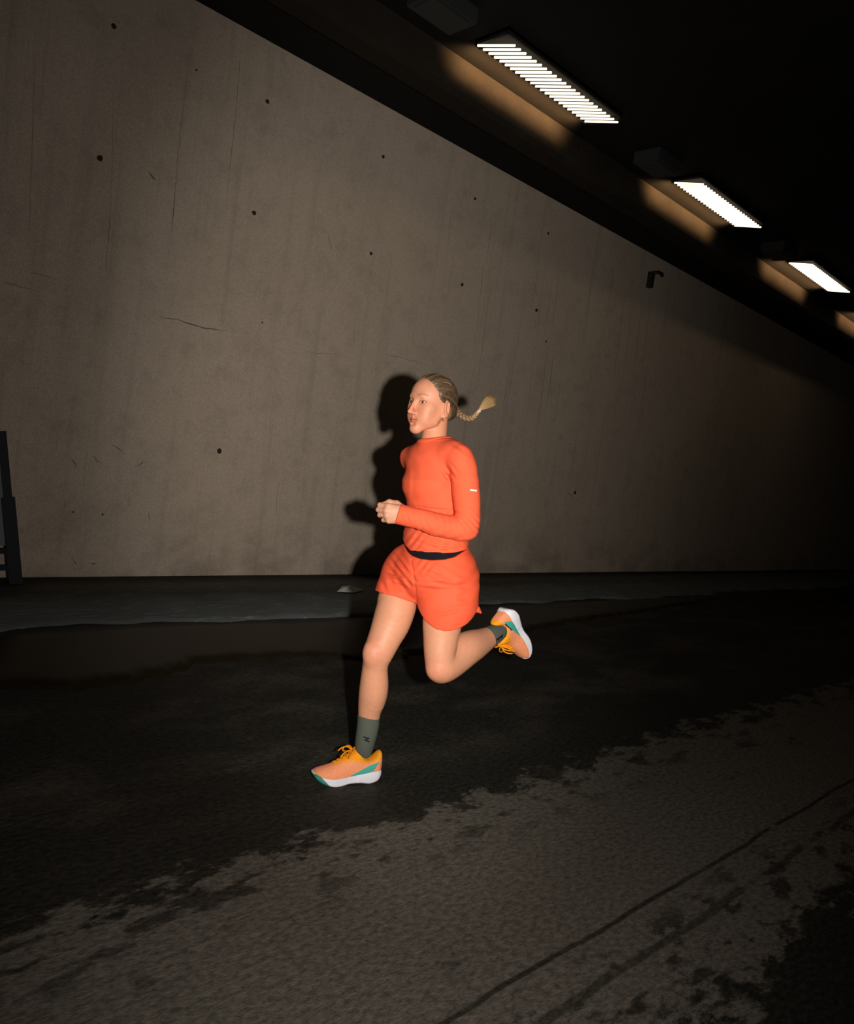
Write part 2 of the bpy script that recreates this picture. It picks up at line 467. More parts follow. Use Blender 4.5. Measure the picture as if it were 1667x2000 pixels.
b = MB(); b.add([q+np.array([0, dd, 0]) for dd in (-.008, .008) for q in c4], [(0, 1, 2, 3), (7, 6, 5, 4), (0, 4, 5, 1), (1, 5, 6, 2), (2, 6, 7, 3), (3, 7, 4, 0)])
parts.append(b.build('sign_panel', M_GREY))
for z in (.225, .115): parts.append(bar(on_stand(1, z), on_stand(0, z), .018, .014).build('crossbar', M_DARKSTEEL))
adopt(st, *parts)
tag(st, 'dark framed portable sign board with grey panel leaning on the wall', 'sign stand')

q = on_z(681, 1154, .04)
b = MB(); n = 6
g = [(-.16, -.04, .012), (-.02, .07, .03), (.10, .05, .012), (.02, .0, .05), (.12, -.05, .02), (-.02, -.09, .012), (-.05, -.02, .045)]
b.add([(q[0]+x, q[1]+y, .034+z) for x, y, z in g], [(0, 6, 1), (1, 6, 3), (1, 3, 2), (2, 3, 4), (3, 6, 5), (3, 5, 4), (0, 5, 6), (0, 1, 2), (0, 2, 4), (0, 4, 5)])
tag(b.build('paper_scrap', M_PAPER), 'crumpled white paper scrap lying on the verge', 'litter')

# ------------------------------------------------------------------ distance-field modelling tools (metres; right, up, depth)
class Field:
    def __init__(s, lo, hi, h):
        s.h = h; s.o = np.asarray(lo, np.float32)
        s.n = tuple(int(math.ceil((hi[i]-lo[i])/h))+1 for i in range(3))
        s.F = np.full(s.n, .06, np.float32)
        s.ax = [s.o[i]+h*np.arange(s.n[i], dtype=np.float32) for i in range(3)]
    def sub(s, lo, hi, m):
        sl = []
        for i in range(3):
            a = int(max(0, math.floor((lo[i]-m-s.o[i])/s.h))); b = int(min(s.n[i], math.ceil((hi[i]+m-s.o[i])/s.h)+1))
            if b <= a: return None, None
            sl.append(slice(a, b))
        return tuple(sl), (s.ax[0][sl[0]][:, None, None], s.ax[1][sl[1]][None, :, None], s.ax[2][sl[2]][None, None, :])
    def blend(s, fn, lo, hi, k=0.0, mode='add'):
        sl, g = s.sub(lo, hi, k+3*s.h+.004)
        if sl is None: return s
        d = fn(*g); A = s.F[sl]
        if mode == 'add':
            if k > 0:
                hh = np.maximum(k-np.abs(A-d), 0)/k; s.F[sl] = np.minimum(A, d)-hh*hh*k*.25
            else: s.F[sl] = np.minimum(A, d)
        else:
            d = -d
            if k > 0:
                hh = np.maximum(k-np.abs(A-d), 0)/k; s.F[sl] = np.maximum(A, d)+hh*hh*k*.25
            else: s.F[sl] = np.maximum(A, d)
        return s
    def cone(s, a, b, ra, rb, k=0.0, mode='add'):
        a = np.asarray(a, np.float32); b = np.asarray(b, np.float32); ba = b-a; L2 = float(ba@ba)+1e-9
        def fn(x, y, z):
            t_ = np.clip(((x-a[0])*ba[0]+(y-a[1])*ba[1]+(z-a[2])*ba[2])/L2, 0, 1)
            return np.sqrt((x-a[0]-t_*ba[0])**2+(y-a[1]-t_*ba[1])**2+(z-a[2]-t_*ba[2])**2)-(ra+t_*(rb-ra))
        r = max(ra, rb)
        return s.blend(fn, np.minimum(a, b)-r, np.maximum(a, b)+r, k, mode)
    def chain(s, pts, rad, k=0.0, mode='add'):
        for i in range(len(pts)-1): s.cone(pts[i], pts[i+1], rad[i], rad[i+1], k, mode)
        return s
    def ell(s, c, r, k=0.0, mode='add', ax=None):
        c = np.asarray(c, np.float32); r = np.asarray(r, np.float32)
        A = np.eye(3, dtype=np.float32) if ax is None else np.asarray(ax, np.float32)
        def fn(x, y, z):
            x = x-c[0]; y = y-c[1]; z = z-c[2]
            q = [(A[i][0]*x+A[i][1]*y+A[i][2]*z) for i in range(3)]
            k0 = np.sqrt((q[0]/r[0])**2+(q[1]/r[1])**2+(q[2]/r[2])**2)
            k1 = np.sqrt((q[0]/r[0]**2)**2+(q[1]/r[1]**2)**2+(q[2]/r[2]**2)**2)+1e-6
            return k0*(k0-1)/k1
        m = float(max(r))
        return s.blend(fn, c-m, c+m, k, mode)
    def whole(s, fn): 
        s.F = fn(s.F, s.ax[0][:, None, None], s.ax[1][None, :, None], s.ax[2][None, None, :]).astype(np.float32); return s
    def mesh(s, smooth=2):
        F = s.F.copy()
        F[0], F[-1], F[:, 0], F[:, -1], F[:, :, 0], F[:, :, -1] = [np.maximum(q, .002) for q in (F[0], F[-1], F[:, 0], F[:, -1], F[:, :, 0], F[:, :, -1])]
        ins = (F < 0)
        cnt = np.zeros(tuple(n-1 for n in F.shape), np.int8)
        sh = F.shape
        offs = [(i, j, k) for i in (0, 1) for j in (0, 1) for k in (0, 1)]
        for (i, j, k) in offs: cnt += ins[i:sh[0]-1+i, j:sh[1]-1+j, k:sh[2]-1+k]
        act = np.argwhere((cnt > 0) & (cnt < 8)); idx = -np.ones(cnt.shape, np.int32)
        idx[act[:, 0], act[:, 1], act[:, 2]] = np.arange(len(act))
        cv = {o: F[act[:, 0]+o[0], act[:, 1]+o[1], act[:, 2]+o[2]] for o in offs}
        acc = np.zeros((len(act), 3)); num = np.zeros(len(act))
        for o in offs:
            for ax in range(3):
                if o[ax]: continue
                o2 = list(o); o2[ax] = 1; o2 = tuple(o2); a, b = cv[o], cv[o2]
                m = (a < 0) != (b < 0); t_ = np.where(m, a/np.where(m, a-b, 1), 0)
                pt = np.array(o, float)[None]+np.eye(3)[ax][None]*t_[:, None]
                acc += pt*m[:, None]; num += m
        V = (act+acc/num[:, None])*s.h+s.o
        faces = []
        for ax in range(3):
            u, w = (ax+1) % 3, (ax+2) % 3
            a = np.take(ins, range(0, sh[ax]-1), ax); b = np.take(ins, range(1, sh[ax]), ax)
            e = np.argwhere(a != b); 
            e = e[(e[:, u] > 0) & (e[:, w] > 0) & (e[:, u] < sh[u]-1) & (e[:, w] < sh[w]-1)]
            fl_ = ins[e[:, 0], e[:, 1], e[:, 2]]
            def at(du, dw):
                q = e.copy(); q[:, u] += du; q[:, w] += dw; return idx[q[:, 0], q[:, 1], q[:, 2]]
            q = np.stack([at(-1, -1), at(0, -1), at(0, 0), at(-1, 0)], 1)
            q[~fl_] = q[~fl_][:, ::-1]; faces.append(q)
        faces = np.concatenate(faces)
        if smooth:
            E_ = np.concatenate([faces[:, [0, 1]], faces[:, [1, 2]], faces[:, [2, 3]], faces[:, [3, 0]]])
            deg = np.bincount(E_.ravel(), minlength=len(V)).astype(float)[:, None]
            for it in range(smooth*2):
                a = np.zeros_like(V)
                for c_ in range(3):
                    a[:, c_] = np.bincount(E_[:, 0], V[E_[:, 1], c_], len(V))+np.bincount(E_[:, 1], V[E_[:, 0], c_], len(V))
                lam = .5 if it % 2 == 0 else -.52
                V = V+lam*(a/deg-V)
        return V, faces                              # outward winding in a right-handed frame

def P(px, py, d=0.0):
    z = ZR+d; return np.array([(px-PCX)/FPX*z, -(py-PCY)/FPX*z, z])
def R_(rpx, d=0.0): return rpx*(ZR+d)/FPX

def spline(pts, n):
    pts = np.asarray(pts, float); m = len(pts)
    ext = np.vstack([2*pts[0]-pts[1], pts, 2*pts[-1]-pts[-2]])
    out = []
    for t_ in np.linspace(0, m-1-1e-6, n):
        i = int(t_); f_ = t_-i; p0, p1, p2, p3 = ext[i], ext[i+1], ext[i+2], ext[i+3]
        out.append(.5*((2*p1)+(-p0+p2)*f_+(2*p0-5*p1+4*p2-p3)*f_**2+(-p0+3*p1-3*p2+p3)*f_**3))
    return np.array(out)
def limb(st, n=36, grow=0.0):                      # stations (px, py, radius px, depth) -> points and radii
    q = [list(P(a, b_, d))+[R_(r, d)+grow] for a, b_, r, d in st]
    q = spline(q, n); return q[:, :3], q[:, 3]

def loft(fd, rows, F3, L3, k=0.0, grow=0.0, disp=None):
    """rows: (py, left px, right px, depth/width ratio, depth) stacked sections, ellipse axes along F3 / L3"""
    rows = sorted(rows, key=lambda r: -r[0])         # low to high
    Y = np.array([-(r[0]-PCY)/FPX*(ZR+r[4]) for r in rows])
    cxs = np.array([((r[1]+r[2])/2-PCX)/FPX*(ZR+r[4]) for r in rows]); cz = np.array([ZR+r[4] for r in rows])
    hw = np.array([(r[2]-r[1])/2*(ZR+r[4])/FPX for r in rows])
    rt = np.array([r[3] for r in rows])
    A = hw/np.sqrt(L3[0]**2+(rt*F3[0])**2)+grow; B = rt*(A-grow)+grow
    yy_ = np.linspace(Y[0], Y[-1], 300)
    tab = spline(np.stack([Y, cxs, cz, A, B], 1), 400)
    o_ = np.argsort(tab[:, 0]); tab = tab[o_]
    def fn(x, y, z):
        yv = y.ravel(); g = lambda c_: np.interp(yv, tab[:, 0], tab[:, c_]).astype(np.float32)[None, :, None]
        dx_, dz_ = x-g(1), z-g(2); a, b_ = g(3), g(4)
        u = dx_*L3[0]+dz_*L3[2]; v_ = dx_*F3[0]+dz_*F3[2]
        d = (np.sqrt((u/a)**2+(v_/b_)**2)-1)*np.minimum(a, b_)
        e = np.maximum(Y[0]-y, y-Y[-1])
        return np.maximum(d, e)
    m = float(max(A.max(), B.max()))
    lo = np.array([cxs.min()-m, Y[0], cz.min()-m]); hi = np.array([cxs.max()+m, Y[-1], cz.max()+m])
    return fd.blend(fn, lo, hi, k)

def cut_below(fd, curve, soft=0.0):                # removes what lies below a hem line given in pixels
    cxs = np.array([(a-PCX)/FPX*ZR for a, b_ in curve]); cys = np.array([-(b_-PCY)/FPX*ZR for a, b_ in curve])
    fd.whole(lambda F, x, y, z: np.maximum(F, np.interp(x.ravel(), cxs, cys)[:, None, None].astype(np.float32)-y))
def cut_above(fd, curve):
    cxs = np.array([(a-PCX)/FPX*ZR for a, b_ in curve]); cys = np.array([-(b_-PCY)/FPX*ZR for a, b_ in curve])
    fd.whole(lambda F, x, y, z: np.maximum(F, y-np.interp(x.ravel(), cxs, cys)[:, None, None].astype(np.float32)))
def cut_plane(fd, p0, n):                          # removes the side n points to
    n = np.asarray(n, float)/np.linalg.norm(n); p0 = np.asarray(p0)
    fd.whole(lambda F, x, y, z: np.maximum(F, ((x-p0[0])*n[0]+(y-p0[1])*n[1]+(z-p0[2])*n[2]).astype(np.float32)))
def emit(name, V, faces, mat, parent=None, cols=None):   # camera-side coordinates -> world mesh (handedness flips)
    return mesh_obj(name, to_world(V), faces[:, ::-1].copy(), mat, parent, True, cols)
def to_px(V): return PCX+V[:, 0]/V[:, 2]*FPX, PCY-V[:, 1]/V[:, 2]*FPX

def nrm(v): v = np.asarray(v, float); return v/np.linalg.norm(v)
UP = dir_to_cam((0, 0, 1))                          # true vertical
Fd = nrm([-.77, 0, -.64]); Ld = nrm([.64, 0, -.77])   # chest direction, her left

# ------------------------------------------------------------------ materials of the runner
def attr_mat(name, rough, spec, nscale, namp, bump=.0, bscale=300, sheen=0):
    t = NT(name); a = t.t.nodes.new('ShaderNodeAttribute'); a.attribute_name = 'Col'
    n = t.noise(nscale, 3, .6, t.pos())
    g = t.math('MULTIPLY_ADD', n, namp*2, 1-namp)
    mx = t.t.nodes.new('ShaderNodeMix'); mx.data_type = 'RGBA'; mx.blend_type = 'MULTIPLY'; mx.inputs[0].default_value = 1
    t.l(a.outputs['Color'], mx.inputs[6]); t.l(g, mx.inputs[7]); t.base(mx.outputs[2])
    t.rough(rough); t.b.inputs['Specular IOR Level'].default_value = spec
    if bump: t.bump(t.noise(bscale, 3, .6, t.pos()), bump, .002)
    return t
ts = attr_mat('skin', .50, .32, 60, .10, .12, 260)
ts.b.inputs['Subsurface Weight'].default_value = .12; ts.b.inputs['Subsurface Radius'].default_value = (.008, .003, .0015); ts.b.inputs['Subsurface Scale'].default_value = 1.0
M_SKIN = ts.m
def cloth(name, c1, c2, scale=500, rough=.85, bump=.3):
    t = NT(name); n = t.noise(scale, 3, .7, t.pos()); m_ = t.noise(9, 4, .6, t.pos())
    t.base(t.mix(t.math('MULTIPLY_ADD', n, .6, t.math('MULTIPLY', m_, .4)), c1, c2)); t.rough(rough)
    t.b.inputs['Specular IOR Level'].default_value = .2
    t.bump(n, bump, .0015); return t.m
M_SHIRT = cloth('coral_knit', (.84, .098, .034), (.95, .150, .066))
M_SHORTS = cloth('coral_woven', (.80, .088, .030), (.92, .130, .055), 300, .7)
M_RIB = cloth('coral_rib', (.84, .105, .032), (.92, .145, .05))
M_BELT = plain('black_waistband', (.006, .006, .008), .9, 0, .2)
M_SOCK = cloth('sage_sock', (.080, .090, .066), (.115, .126, .098), 420, .9)
M_INK = plain('black_print', (.006, .006, .006), .7)
M_REFLECT = plain('pale_print', (.9, .86, .78), .5)
M_GOLD = plain('gold', (.85, .55, .18), .25, 1.0)
M_SOLE = cloth('white_foam', (.74, .72, .77), (.82, .80, .85), 200, .7, .1)
M_TEAL = plain('teal_rubber', (.06, .40, .31), .6)
M_TEALD = plain('deep_teal_rubber', (.02, .22, .15), .6)
M_LACE = cloth('orange_lace', (.86, .28, .005), (.95, .36, .012), 600)
tsh = attr_mat('shoe_knit', .8, .2, 170, .22, .4, 420); M_UPPER = tsh.m
t = NT('fair_hair')
p_ = t.objpos()
a_ = t.t.nodes.new('ShaderNodeAttribute'); a_.attribute_name = 'Col'
t.base(a_.outputs['Color']); t.rough(.38); t.b.inputs['Specular IOR Level'].default_value = .5
M_HAIR = t.m
M_EYEW = plain('eye_white', (.62, .55, .50), .25); M_IRIS = plain('iris', (.035, .03, .025), .2)
M_BAND = plain('hair_elastic', (.75, .50, .40), .5)

person = empty('person', tuple(on_z(770, 1480, 0)))
kids = []
def own(o, par=None):
    if par is None: o.parent = person; o.matrix_parent_inverse = Matrix.Translation(person.location).inverted()
    else:
        o.parent = par
        o.matrix_parent_inverse = par.matrix_parent_inverse.copy() if False else Matrix.Identity(4)
    return o
# every mesh below is modelled in world coordinates; parts keep those, so parents of sub-parts stay at the origin

# ------------------------------------------------------------------ body: trunk, arms and legs as one surface
R_LEG = [(816, 1118, 36, .055), (793, 1142, 37, .03), (777, 1166, 38.5, .01), (774, 1184, 38.5, -.01), (768, 1204, 38, -.025), (762, 1221, 36.5, -.04), (754, 1239, 33.5, -.055),
         (746.5, 1256, 31.5, -.065), (739.5, 1272, 30, -.075), (734.5, 1288, 26.5, -.075), (732, 1304, 25, -.068), (731, 1320, 26.5, -.06), (730.3, 1336, 28, -.052), (728.7, 1352, 28.2, -.045),
         (726, 1368, 26.6, -.035), (722, 1385, 23, -.028), (720, 1402, 21, -.02), (718, 1418, 20, -.015), (715, 1440, 17.5, -.008), (713, 1452, 13, 0.0)]
L_LEG = [(872, 1118, 38, -.05), (868, 1150, 39, -.065), (865, 1190, 38.5, -.08), (863, 1219, 38, -.085), (861, 1241, 35, -.09), (859.5, 1258, 33, -.095), (858.5, 1274, 31, -.10), (859, 1290, 30, -.10), (860, 1304, 28.5, -.10)]
L_SHIN = [(861, 1304, 28.5, -.10), (874, 1297, 29, -.07), (890, 1284, 30, -.035), (907, 1269, 30.5, .0), (921, 1261.5, 28, .035), (933, 1256, 24, .065), (945, 1250, 20.5, .095), (958, 1242.5, 16.5, .125), (970, 1236.5, 12, .15)]
L_ARM = [(897, 893, 21, -.12), (903, 912, 22, -.125), (907, 932, 22, -.13), (910, 960, 22, -.135), (912, 990, 21, -.14), (911, 1015, 20.5, -.145), (906, 1031, 20, -.15)]
L_FORE = [(908, 1032, 20, -.15), (880, 1029, 19.5, -.16), (851, 1024, 19, -.165), (824, 1014, 17, -.163), (797, 1008, 14, -.158), (785, 1005.5, 13, -.155)]
R_ARM = [(803, 893, 17, .12), (826, 925, 19, .18), (850, 965, 19, .235), (868, 1000, 18, .27)]
R_FORE = [(868, 1000, 18, .27), (862, 1018, 18, .25), (850, 1036, 15, .21), (842, 1046, 12, .185)]
TORSO = [(1135, 800, 906, .80, .0), (1100, 796, 904, .74, 0), (1070, 801, 898, .70, 0), (1040, 799, 900, .74, 0), (1010, 799, 900, .74, 0), (980, 798, 901, .75, 0), (948, 793, 902, .78, 0), (915, 794, 900, .74, 0), (890, 808, 888, .62, 0), (882, 822, 874, .6, 0)]
fd = Field(P(725, 1500, 0)-np.array([.07, .05, .32]), P(1000, 830, .3)+np.array([.05, .0, .03]), .0042)
loft(fd, TORSO, Fd, Ld, .02)
fd.cone(P(843, 889, 0), P(897, 895, -.12), .034, .034, .02); fd.cone(P(843, 889, 0), P(803, 895, .12), .034, .031, .02)
fd.cone(P(846, 872, .010), P(844, 885, .005), .040, .045, .015)
for st_ in (R_LEG, L_LEG): q, r = limb(st_, 40); fd.chain(q, r)
q, r = limb(L_SHIN, 30); fd.chain(q, r, .012)
for st_ in (L_ARM, L_FORE, R_ARM, R_FORE): q, r = limb(st_, 16); fd.chain(q, r, .006)
# knee cap and calf relief
fd.ell(P(724, 1276, -.108), (.024, .034, .022), .03); fd.ell(P(850, 1309, -.128), (.024, .024, .018), .025)
V, f_ = fd.mesh(3)
BV, BF = [V], [f_]
SK = np.array([.66, .295, .165])
def legcol(V):
    c_ = np.tile(SK, (len(V), 1)); px, py = to_px(V)
    kn = np.exp(-((px-728)/24)**2-((py-1272)/26)**2)+np.exp(-((px-852)/24)**2-((py-1312)/24)**2)
    c_ *= (1-.10*kn[:, None]*np.array([0, 1.3, 1.0])); return c_
BC = [legcol(V)]

# hands: palm, four bent fingers and a thumb, in a frame along / thumbwards / back of the hand
def hand(wrist, A, B, Cn, s=1.0, h=.0016):
    A = nrm(A); B = nrm(np.asarray(B)-A*(np.asarray(B)@A)); Cn = nrm(np.asarray(Cn)-A*(np.asarray(Cn)@A)-B*(np.asarray(Cn)@B))
    T = lambda a, b, c_: wrist+(A*a+B*b+Cn*c_)*s
    ctr = T(.05, 0, -.015); fd = Field(ctr-.085, ctr+.085, h)
    kn = [(.074, .026, 0.0), (.079, .009, .003), (.075, -.009, .001), (.067, -.025, -.004)]
    for i, k_ in enumerate(kn):
        fd.cone(T(-.02, .010-.006*i, 0), T(*k_), .0165, .0115, .012)
    fd.cone(T(-.05, 0, 0), T(.01, 0, 0), .0235, .021, .012)
    fd.cone(T(.02, .016, -.012), T(.055, .016, -.014), .016, .012, .012)
    fd.cone(T(.02, -.016, -.010), T(.05, -.018, -.012), .014, .012, .012)
    tips = []
    for i, k_ in enumerate(kn):
        L = (1.0, 1.06, 1.0, .82)[i]; r0 = (.0092, .0095, .009, .0080)[i]; cu = (0.0, .08, .12, .18)[i]
        p0 = np.array(k_); p1 = p0+np.array([.85-cu, .02*(1.5-i), -.53-cu])*.036*L
        p2 = p1+np.array([-.35, .0, -.94])*.024*L; p3 = p2+np.array([-.95, .02, .18])*.020*L
        fd.cone(T(*p0), T(*p1), r0+.001, r0, .005); fd.cone(T(*p1), T(*p2), r0, r0-.0006, .002); fd.cone(T(*p2), T(*p3), r0-.0006, r0-.0016, .002)
        tips.append((p0, p1))
    q = [(.018, .018, -.010), (.045, .036, -.020), (.072, .040, -.026), (.092, .031, -.031)]
    rr = [.016, .0125, .0105, .0085]
    for i in range(3): fd.cone(T(*q[i]), T(*q[i+1]), rr[i], rr[i+1], .006)
    return fd, T, tips
LH_A, LH_B, LH_C = np.array([-1, .10, -.05]), np.array([.12, 1, 0]), np.array([0, 0, -1])
hf, HT, tips = hand(P(797, 1006.5, -.158), LH_A, LH_B, LH_C)
V, f_ = hf.mesh(1); off = sum(map(len, BV)); BV.append(V); BF.append(f_+off)
px, py = to_px(V); c_ = np.tile(SK*np.array([.88, .95, 1.05]), (len(V), 1)); BC.append(c_)
hf2, _, _ = hand(P(844, 1044, .19), np.array([-.6, -.75, -.45]), np.array([-.5, .6, -.5]), np.array([.5, 0, .8]))
V, f_ = hf2.mesh(1); off = sum(map(len, BV)); BV.append(V); BF.append(f_+off); BC.append(np.tile(SK, (len(V), 1)))

# ------------------------------------------------------------------ head, in its own frame: x her left, y forward, z up from eye level
Hz = nrm(UP+np.array([-.02, 0, 0])); Hy = np.array([-.735, 0, -.675]); Hy = nrm(Hy-Hz*(Hy@Hz))
Hx = np.cross(Hz, Hy); Hx = Hx if Hx[0] > 0 else -Hx
H0 = P(842.5, 789.5, .0); HS = 1.0
HM = np.stack([Hx, Hy, Hz])                         # rows
def head_cam(V): return H0+(V*HS)@HM
def head_loc(p): return ((np.asarray(p)-H0)@HM.T)/HS
h = .0019
fd = Field((-.095, -.125, -.185), (.095, .130, .125), h)
fd.ell((0, -.012, .028), (.0710, .0870, .0790), 0)
fd.ell((0, .022, .030), (.0625, .0590, .060), .03)            # forehead
fd.ell((0, .027, -.028), (.0575, .0550, .062), .03)
for s_ in (-1, 1):
    fd.cone((s_*.051, -.002, -.026), (s_*.041, .018, -.064), .014, .013, .03)   # jaw branch
    fd.cone((s_*.040, .020, -.066), (s_*.010, .064, -.100), .013, .0135, .022)   # jaw line
    fd.ell((s_*.041, .050, -.022), (.020, .020, .017), .025)                    # cheek bone
    fd.ell((s_*.030, .055, -.056), (.022, .022, .026), .025)                    # cheek
fd.ell((0, .069, -.099), (.016, .0135, .0125), .020)           # chin
fd.ell((0, .064, -.066), (.026, .0175, .024), .02)               # muzzle
fd.cone((-.028, .0725, .0195), (.028, .0725, .0195), .0095, .0095, .014)   # brow
for s_ in (-1, 1):
    fd.ell((s_*.0325, .0900, .0000), (.0175, .0150, .0110), .013, 'cut')
    fd.ell((s_*.0325, .0640, -.0010), (.0150, .0138, .0128), .006)           # lids over the eyeball
    fd.ell((s_*.0325, .0800, -.0012), (.0128, .0115, .0038), .0014, 'cut')     # eye slit
fd.cone((0, .0795, .010), (0, .1010, -.035), .0062, .0076, .010)  # nose bridge
fd.ell((0, .1035, -.0410), (.0084, .0088, .0074), .007)
for s_ in (-1, 1):
    fd.ell((s_*.0105, .0895, -.0440), (.0064, .0085, .0062), .006)
    fd.ell((s_*.0060, .0950, -.0495), (.0030, .0044, .0028), .002, 'cut')
fd.cone((0, .0850, -.049), (0, .0840, -.058), .0030, .0035, .006)
for s_ in (-1, 1):                                               # lips
    fd.cone((s_*.0205, .0745, -.0675), (s_*.003, .0850, -.0630), .0024, .0038, .005)
    fd.cone((s_*.0195, .0745, -.0690), (s_*.000, .0840, -.0722), .0024, .0046, .005)
for s_ in (-1, 1):
    fd.cone((s_*.0225, .0785, -.0682), (0, .0925, -.0675), .0010, .0014, .0015, 'cut')
fd.ell((0, .086, -.0835), (.014, .008, .005), .008, 'cut')
# ears
for s_ in (-1, 1):
    e = np.array([[.94, -.34*s_, 0], [.33*s_, .92, -.16], [.05*s_, .15, .98]]); e = np.array([nrm(q) for q in e])
    fd.ell((s_*.0765, -.010, -.014), (.0080, .0185, .0325), .005, ax=e)
    fd.ell((s_*.0850, -.0075, -.010), (.0075, .0115, .020), .003, 'cut', ax=e)
    fd.ell((s_*.0720, -.0010, -.020), (.006, .005, .008), .005)
    fd.cone((s_*.0825, -.0145, .006), (s_*.0805, -.0155, -.022), .0026, .0026, .003)
    fd.ell((s_*.0700, -.0035, -.0435), (.0050, .0070, .0078), .006)
nk0 = head_loc(P(852, 812, .025)); nk1 = head_loc(P(844, 885, .005))
fd.cone(nk0, nk1, .0440, .0505, .012)
V, f_ = fd.mesh(1)
x, y, z = V.T
cc = np.tile(SK*np.array([1.0, .95, .95]), (len(V), 1))
def paint(mask, col): 
    global cc
    m_ = np.clip(mask, 0, 1)[:, None]; cc = cc*(1-m_)+np.array(col)*m_
paint(.42*np.exp(-((np.abs(x)-.036)/.020)**2-((z+.032)/.020)**2)*(y > .03), (.74, .23, .13))          # cheeks
paint(.40*np.exp(-(x/.013)**2-((z+.036)/.012)**2)*(y > .08), (.76, .22, .13))                        # nose
lip = np.exp(-((z+.0685)/.0085)**4)*np.exp(-(x/.0225)**6)*(y > .070)
paint(.85*lip, (.60, .115, .075)); paint(.9*np.exp(-((z+.0680)/.0014)**2-(x/.021)**6)*(y > .070), (.16, .03, .02))
ax_ = np.abs(x)
brow = np.exp(-((z-(.0225+.0045*np.sin((ax_-.014)/.034*2.6)))/.0026)**2)*((ax_ > .013) & (ax_ < .050))*(y > .045)
paint(.62*brow, (.20, .10, .055))
ey = np.sqrt(((ax_-.0325)/.0150)**2+((z+.0012)/.0058)**2)
paint((.55+.4*(z > -.001))*np.exp(-((ey-1.0)/.22)**2)*(y > .058), (.14, .06, .04))
paint(.25*np.exp(-((ax_-.030)/.018)**2-((z+.004)/.013)**2)*(y > .050), (.60, .22, .14))
paint(.8*np.exp(-((ax_-.006)/.0038)**2-((z+.0495)/.0026)**2)*(y > .086), (.22, .05, .03))
fk = .5+.5*np.sin(x*2100+3*np.sin(z*900))*np.sin(z*1900+2*np.sin(x*1300)); paint(.16*(fk > .72)*(y > .03)*(z < .05)*(z > -.08), (.44, .17, .09))
off = sum(map(len, BV)); BV.append(head_cam(V)); BF.append((f_ if np.linalg.det(HM) > 0 else f_[:, ::-1])+off); BC.append(cc)
body = emit('body', np.concatenate(BV), np.concatenate(BF), M_SKIN, None, np.concatenate(BC)); own(body)
HEADF = fd

def head_mesh(name, V, faces, mat, parent, cols=None):
    C_ = head_cam(np.asarray(V, float))
    fl_ = [tuple(q) for q in faces]
    return mesh_obj(name, to_world(C_), fl_, mat, parent, True, cols)
def uv_sphere(c, r, nu=20, nv=12, half=False, axis=1):
    v = []; f = []
    for i in range(nv+1):
        th = math.pi*i/nv
        for j in range(nu):
            ph = 2*math.pi*j/nu
            q = [math.sin(th)*math.cos(ph), math.cos(th), math.sin(th)*math.sin(ph)]
            v.append([c[0]+r*q[0], c[1]+r*q[1], c[2]+r*q[2]])
    for i in range(nv):
        for j in range(nu): f.append((i*nu+j, i*nu+(j+1) % nu, (i+1)*nu+(j+1) % nu, (i+1)*nu+j))
    return v, f
for s_ in (1, -1):
    v, f = uv_sphere((s_*.0325, .0640, -.0010), .0122); e_ = head_mesh('eye', v, f, M_EYEW, body)
    v, f = uv_sphere((0, 0, 0), 1.0, 18, 6)
    v = np.array(v); v[:, 1] *= .28; v *= .0058; v += np.array([s_*.0325+.0008, .0640+.0112, -.0004])
    i_ = head_mesh('iris', v, f, M_IRIS, body)
# earring
b = MB(); cpt = np.array([.0725, -.002, -.0555])
ring = [to_world(head_cam((cpt+np.array([.001, .0035*math.cos(a), .0045*math.sin(a)]))[None])[0]) for a in np.linspace(0, 2*math.pi, 14)[:-1]]
b.tube(ring, .0009, 6, True); own(b.build('earring', M_GOLD, None, True))

# ------------------------------------------------------------------ hair: combed back cap, strands, braid, tuft
hl_z = np.array([-.10, -.080, -.060, -.040, -.020, -.004, .008, .022, .040, .058, .072, .084, .094, .13])
hl_y = np.array([-.16, -.140, -.088, -.052, -.041, -.034, .016, .028, .037, .044, .050, .056, .056, .056])
hd = Field((-.095, -.125, -.10), (.095, .09, .125), .0022)
hd.ell((0, -.012, .028), (.0710, .0870, .0790), 0); hd.ell((0, .022, .030), (.0625, .0590, .060), .03); hd.ell((0, -.052, -.022), (.050, .048, .036), .03)
KNOT = np.array([.004, -.100, -.022])
def hairf(F, x, y, z):
    edge_ = np.interp(z.ravel(), hl_z, hl_y).astype(np.float32)[None, None, :]-y     # >0 behind the hairline
    thick = .0085*(1-np.exp(-np.clip(edge_, 0, 1)/.022))
    a = np.arctan2(z-KNOT[2], np.sqrt((y-KNOT[1])**2+.0001)); w = np.arctan2(x, np.sqrt((y-KNOT[1])**2+(z-KNOT[2])**2))
    rip = .0006*np.sin(w*46+3*np.sin(a*3))+.0004*np.sin(w*97+a*5+1)
    part = -.0016*np.exp(-(x-.004)**2/.000012)*(z > .06)
    return np.maximum(F-thick-(rip+part)*(edge_ > .004), -edge_)
hd.whole(hairf)
hd.ell(KNOT, (.022, .020, .020), .018)
V, f_ = hd.mesh(1)
def haircol(V):
    w = np.arctan2(V[:, 0], np.hypot(V[:, 1]-KNOT[1], V[:, 2]-KNOT[2]))
    s_ = .5+.5*np.sin(w*61+2*np.sin(V[:, 1]*50))*np.sin(w*23+1)
    dark = np.array([.052, .031, .016]); lite = np.array([.15, .093, .05])
    tmix = np.clip(s_*.55+np.clip((V[:, 2]-.02)/.14, 0, .4), 0, 1)[:, None]
    e_ = np.clip(1-(np.interp(V[:, 2], hl_z, hl_y)-V[:, 1])/.012, 0, 1)[:, None]*.65
    return (dark*(1-tmix)+lite*tmix)*(1-e_)+np.array([.34, .17, .095])*e_
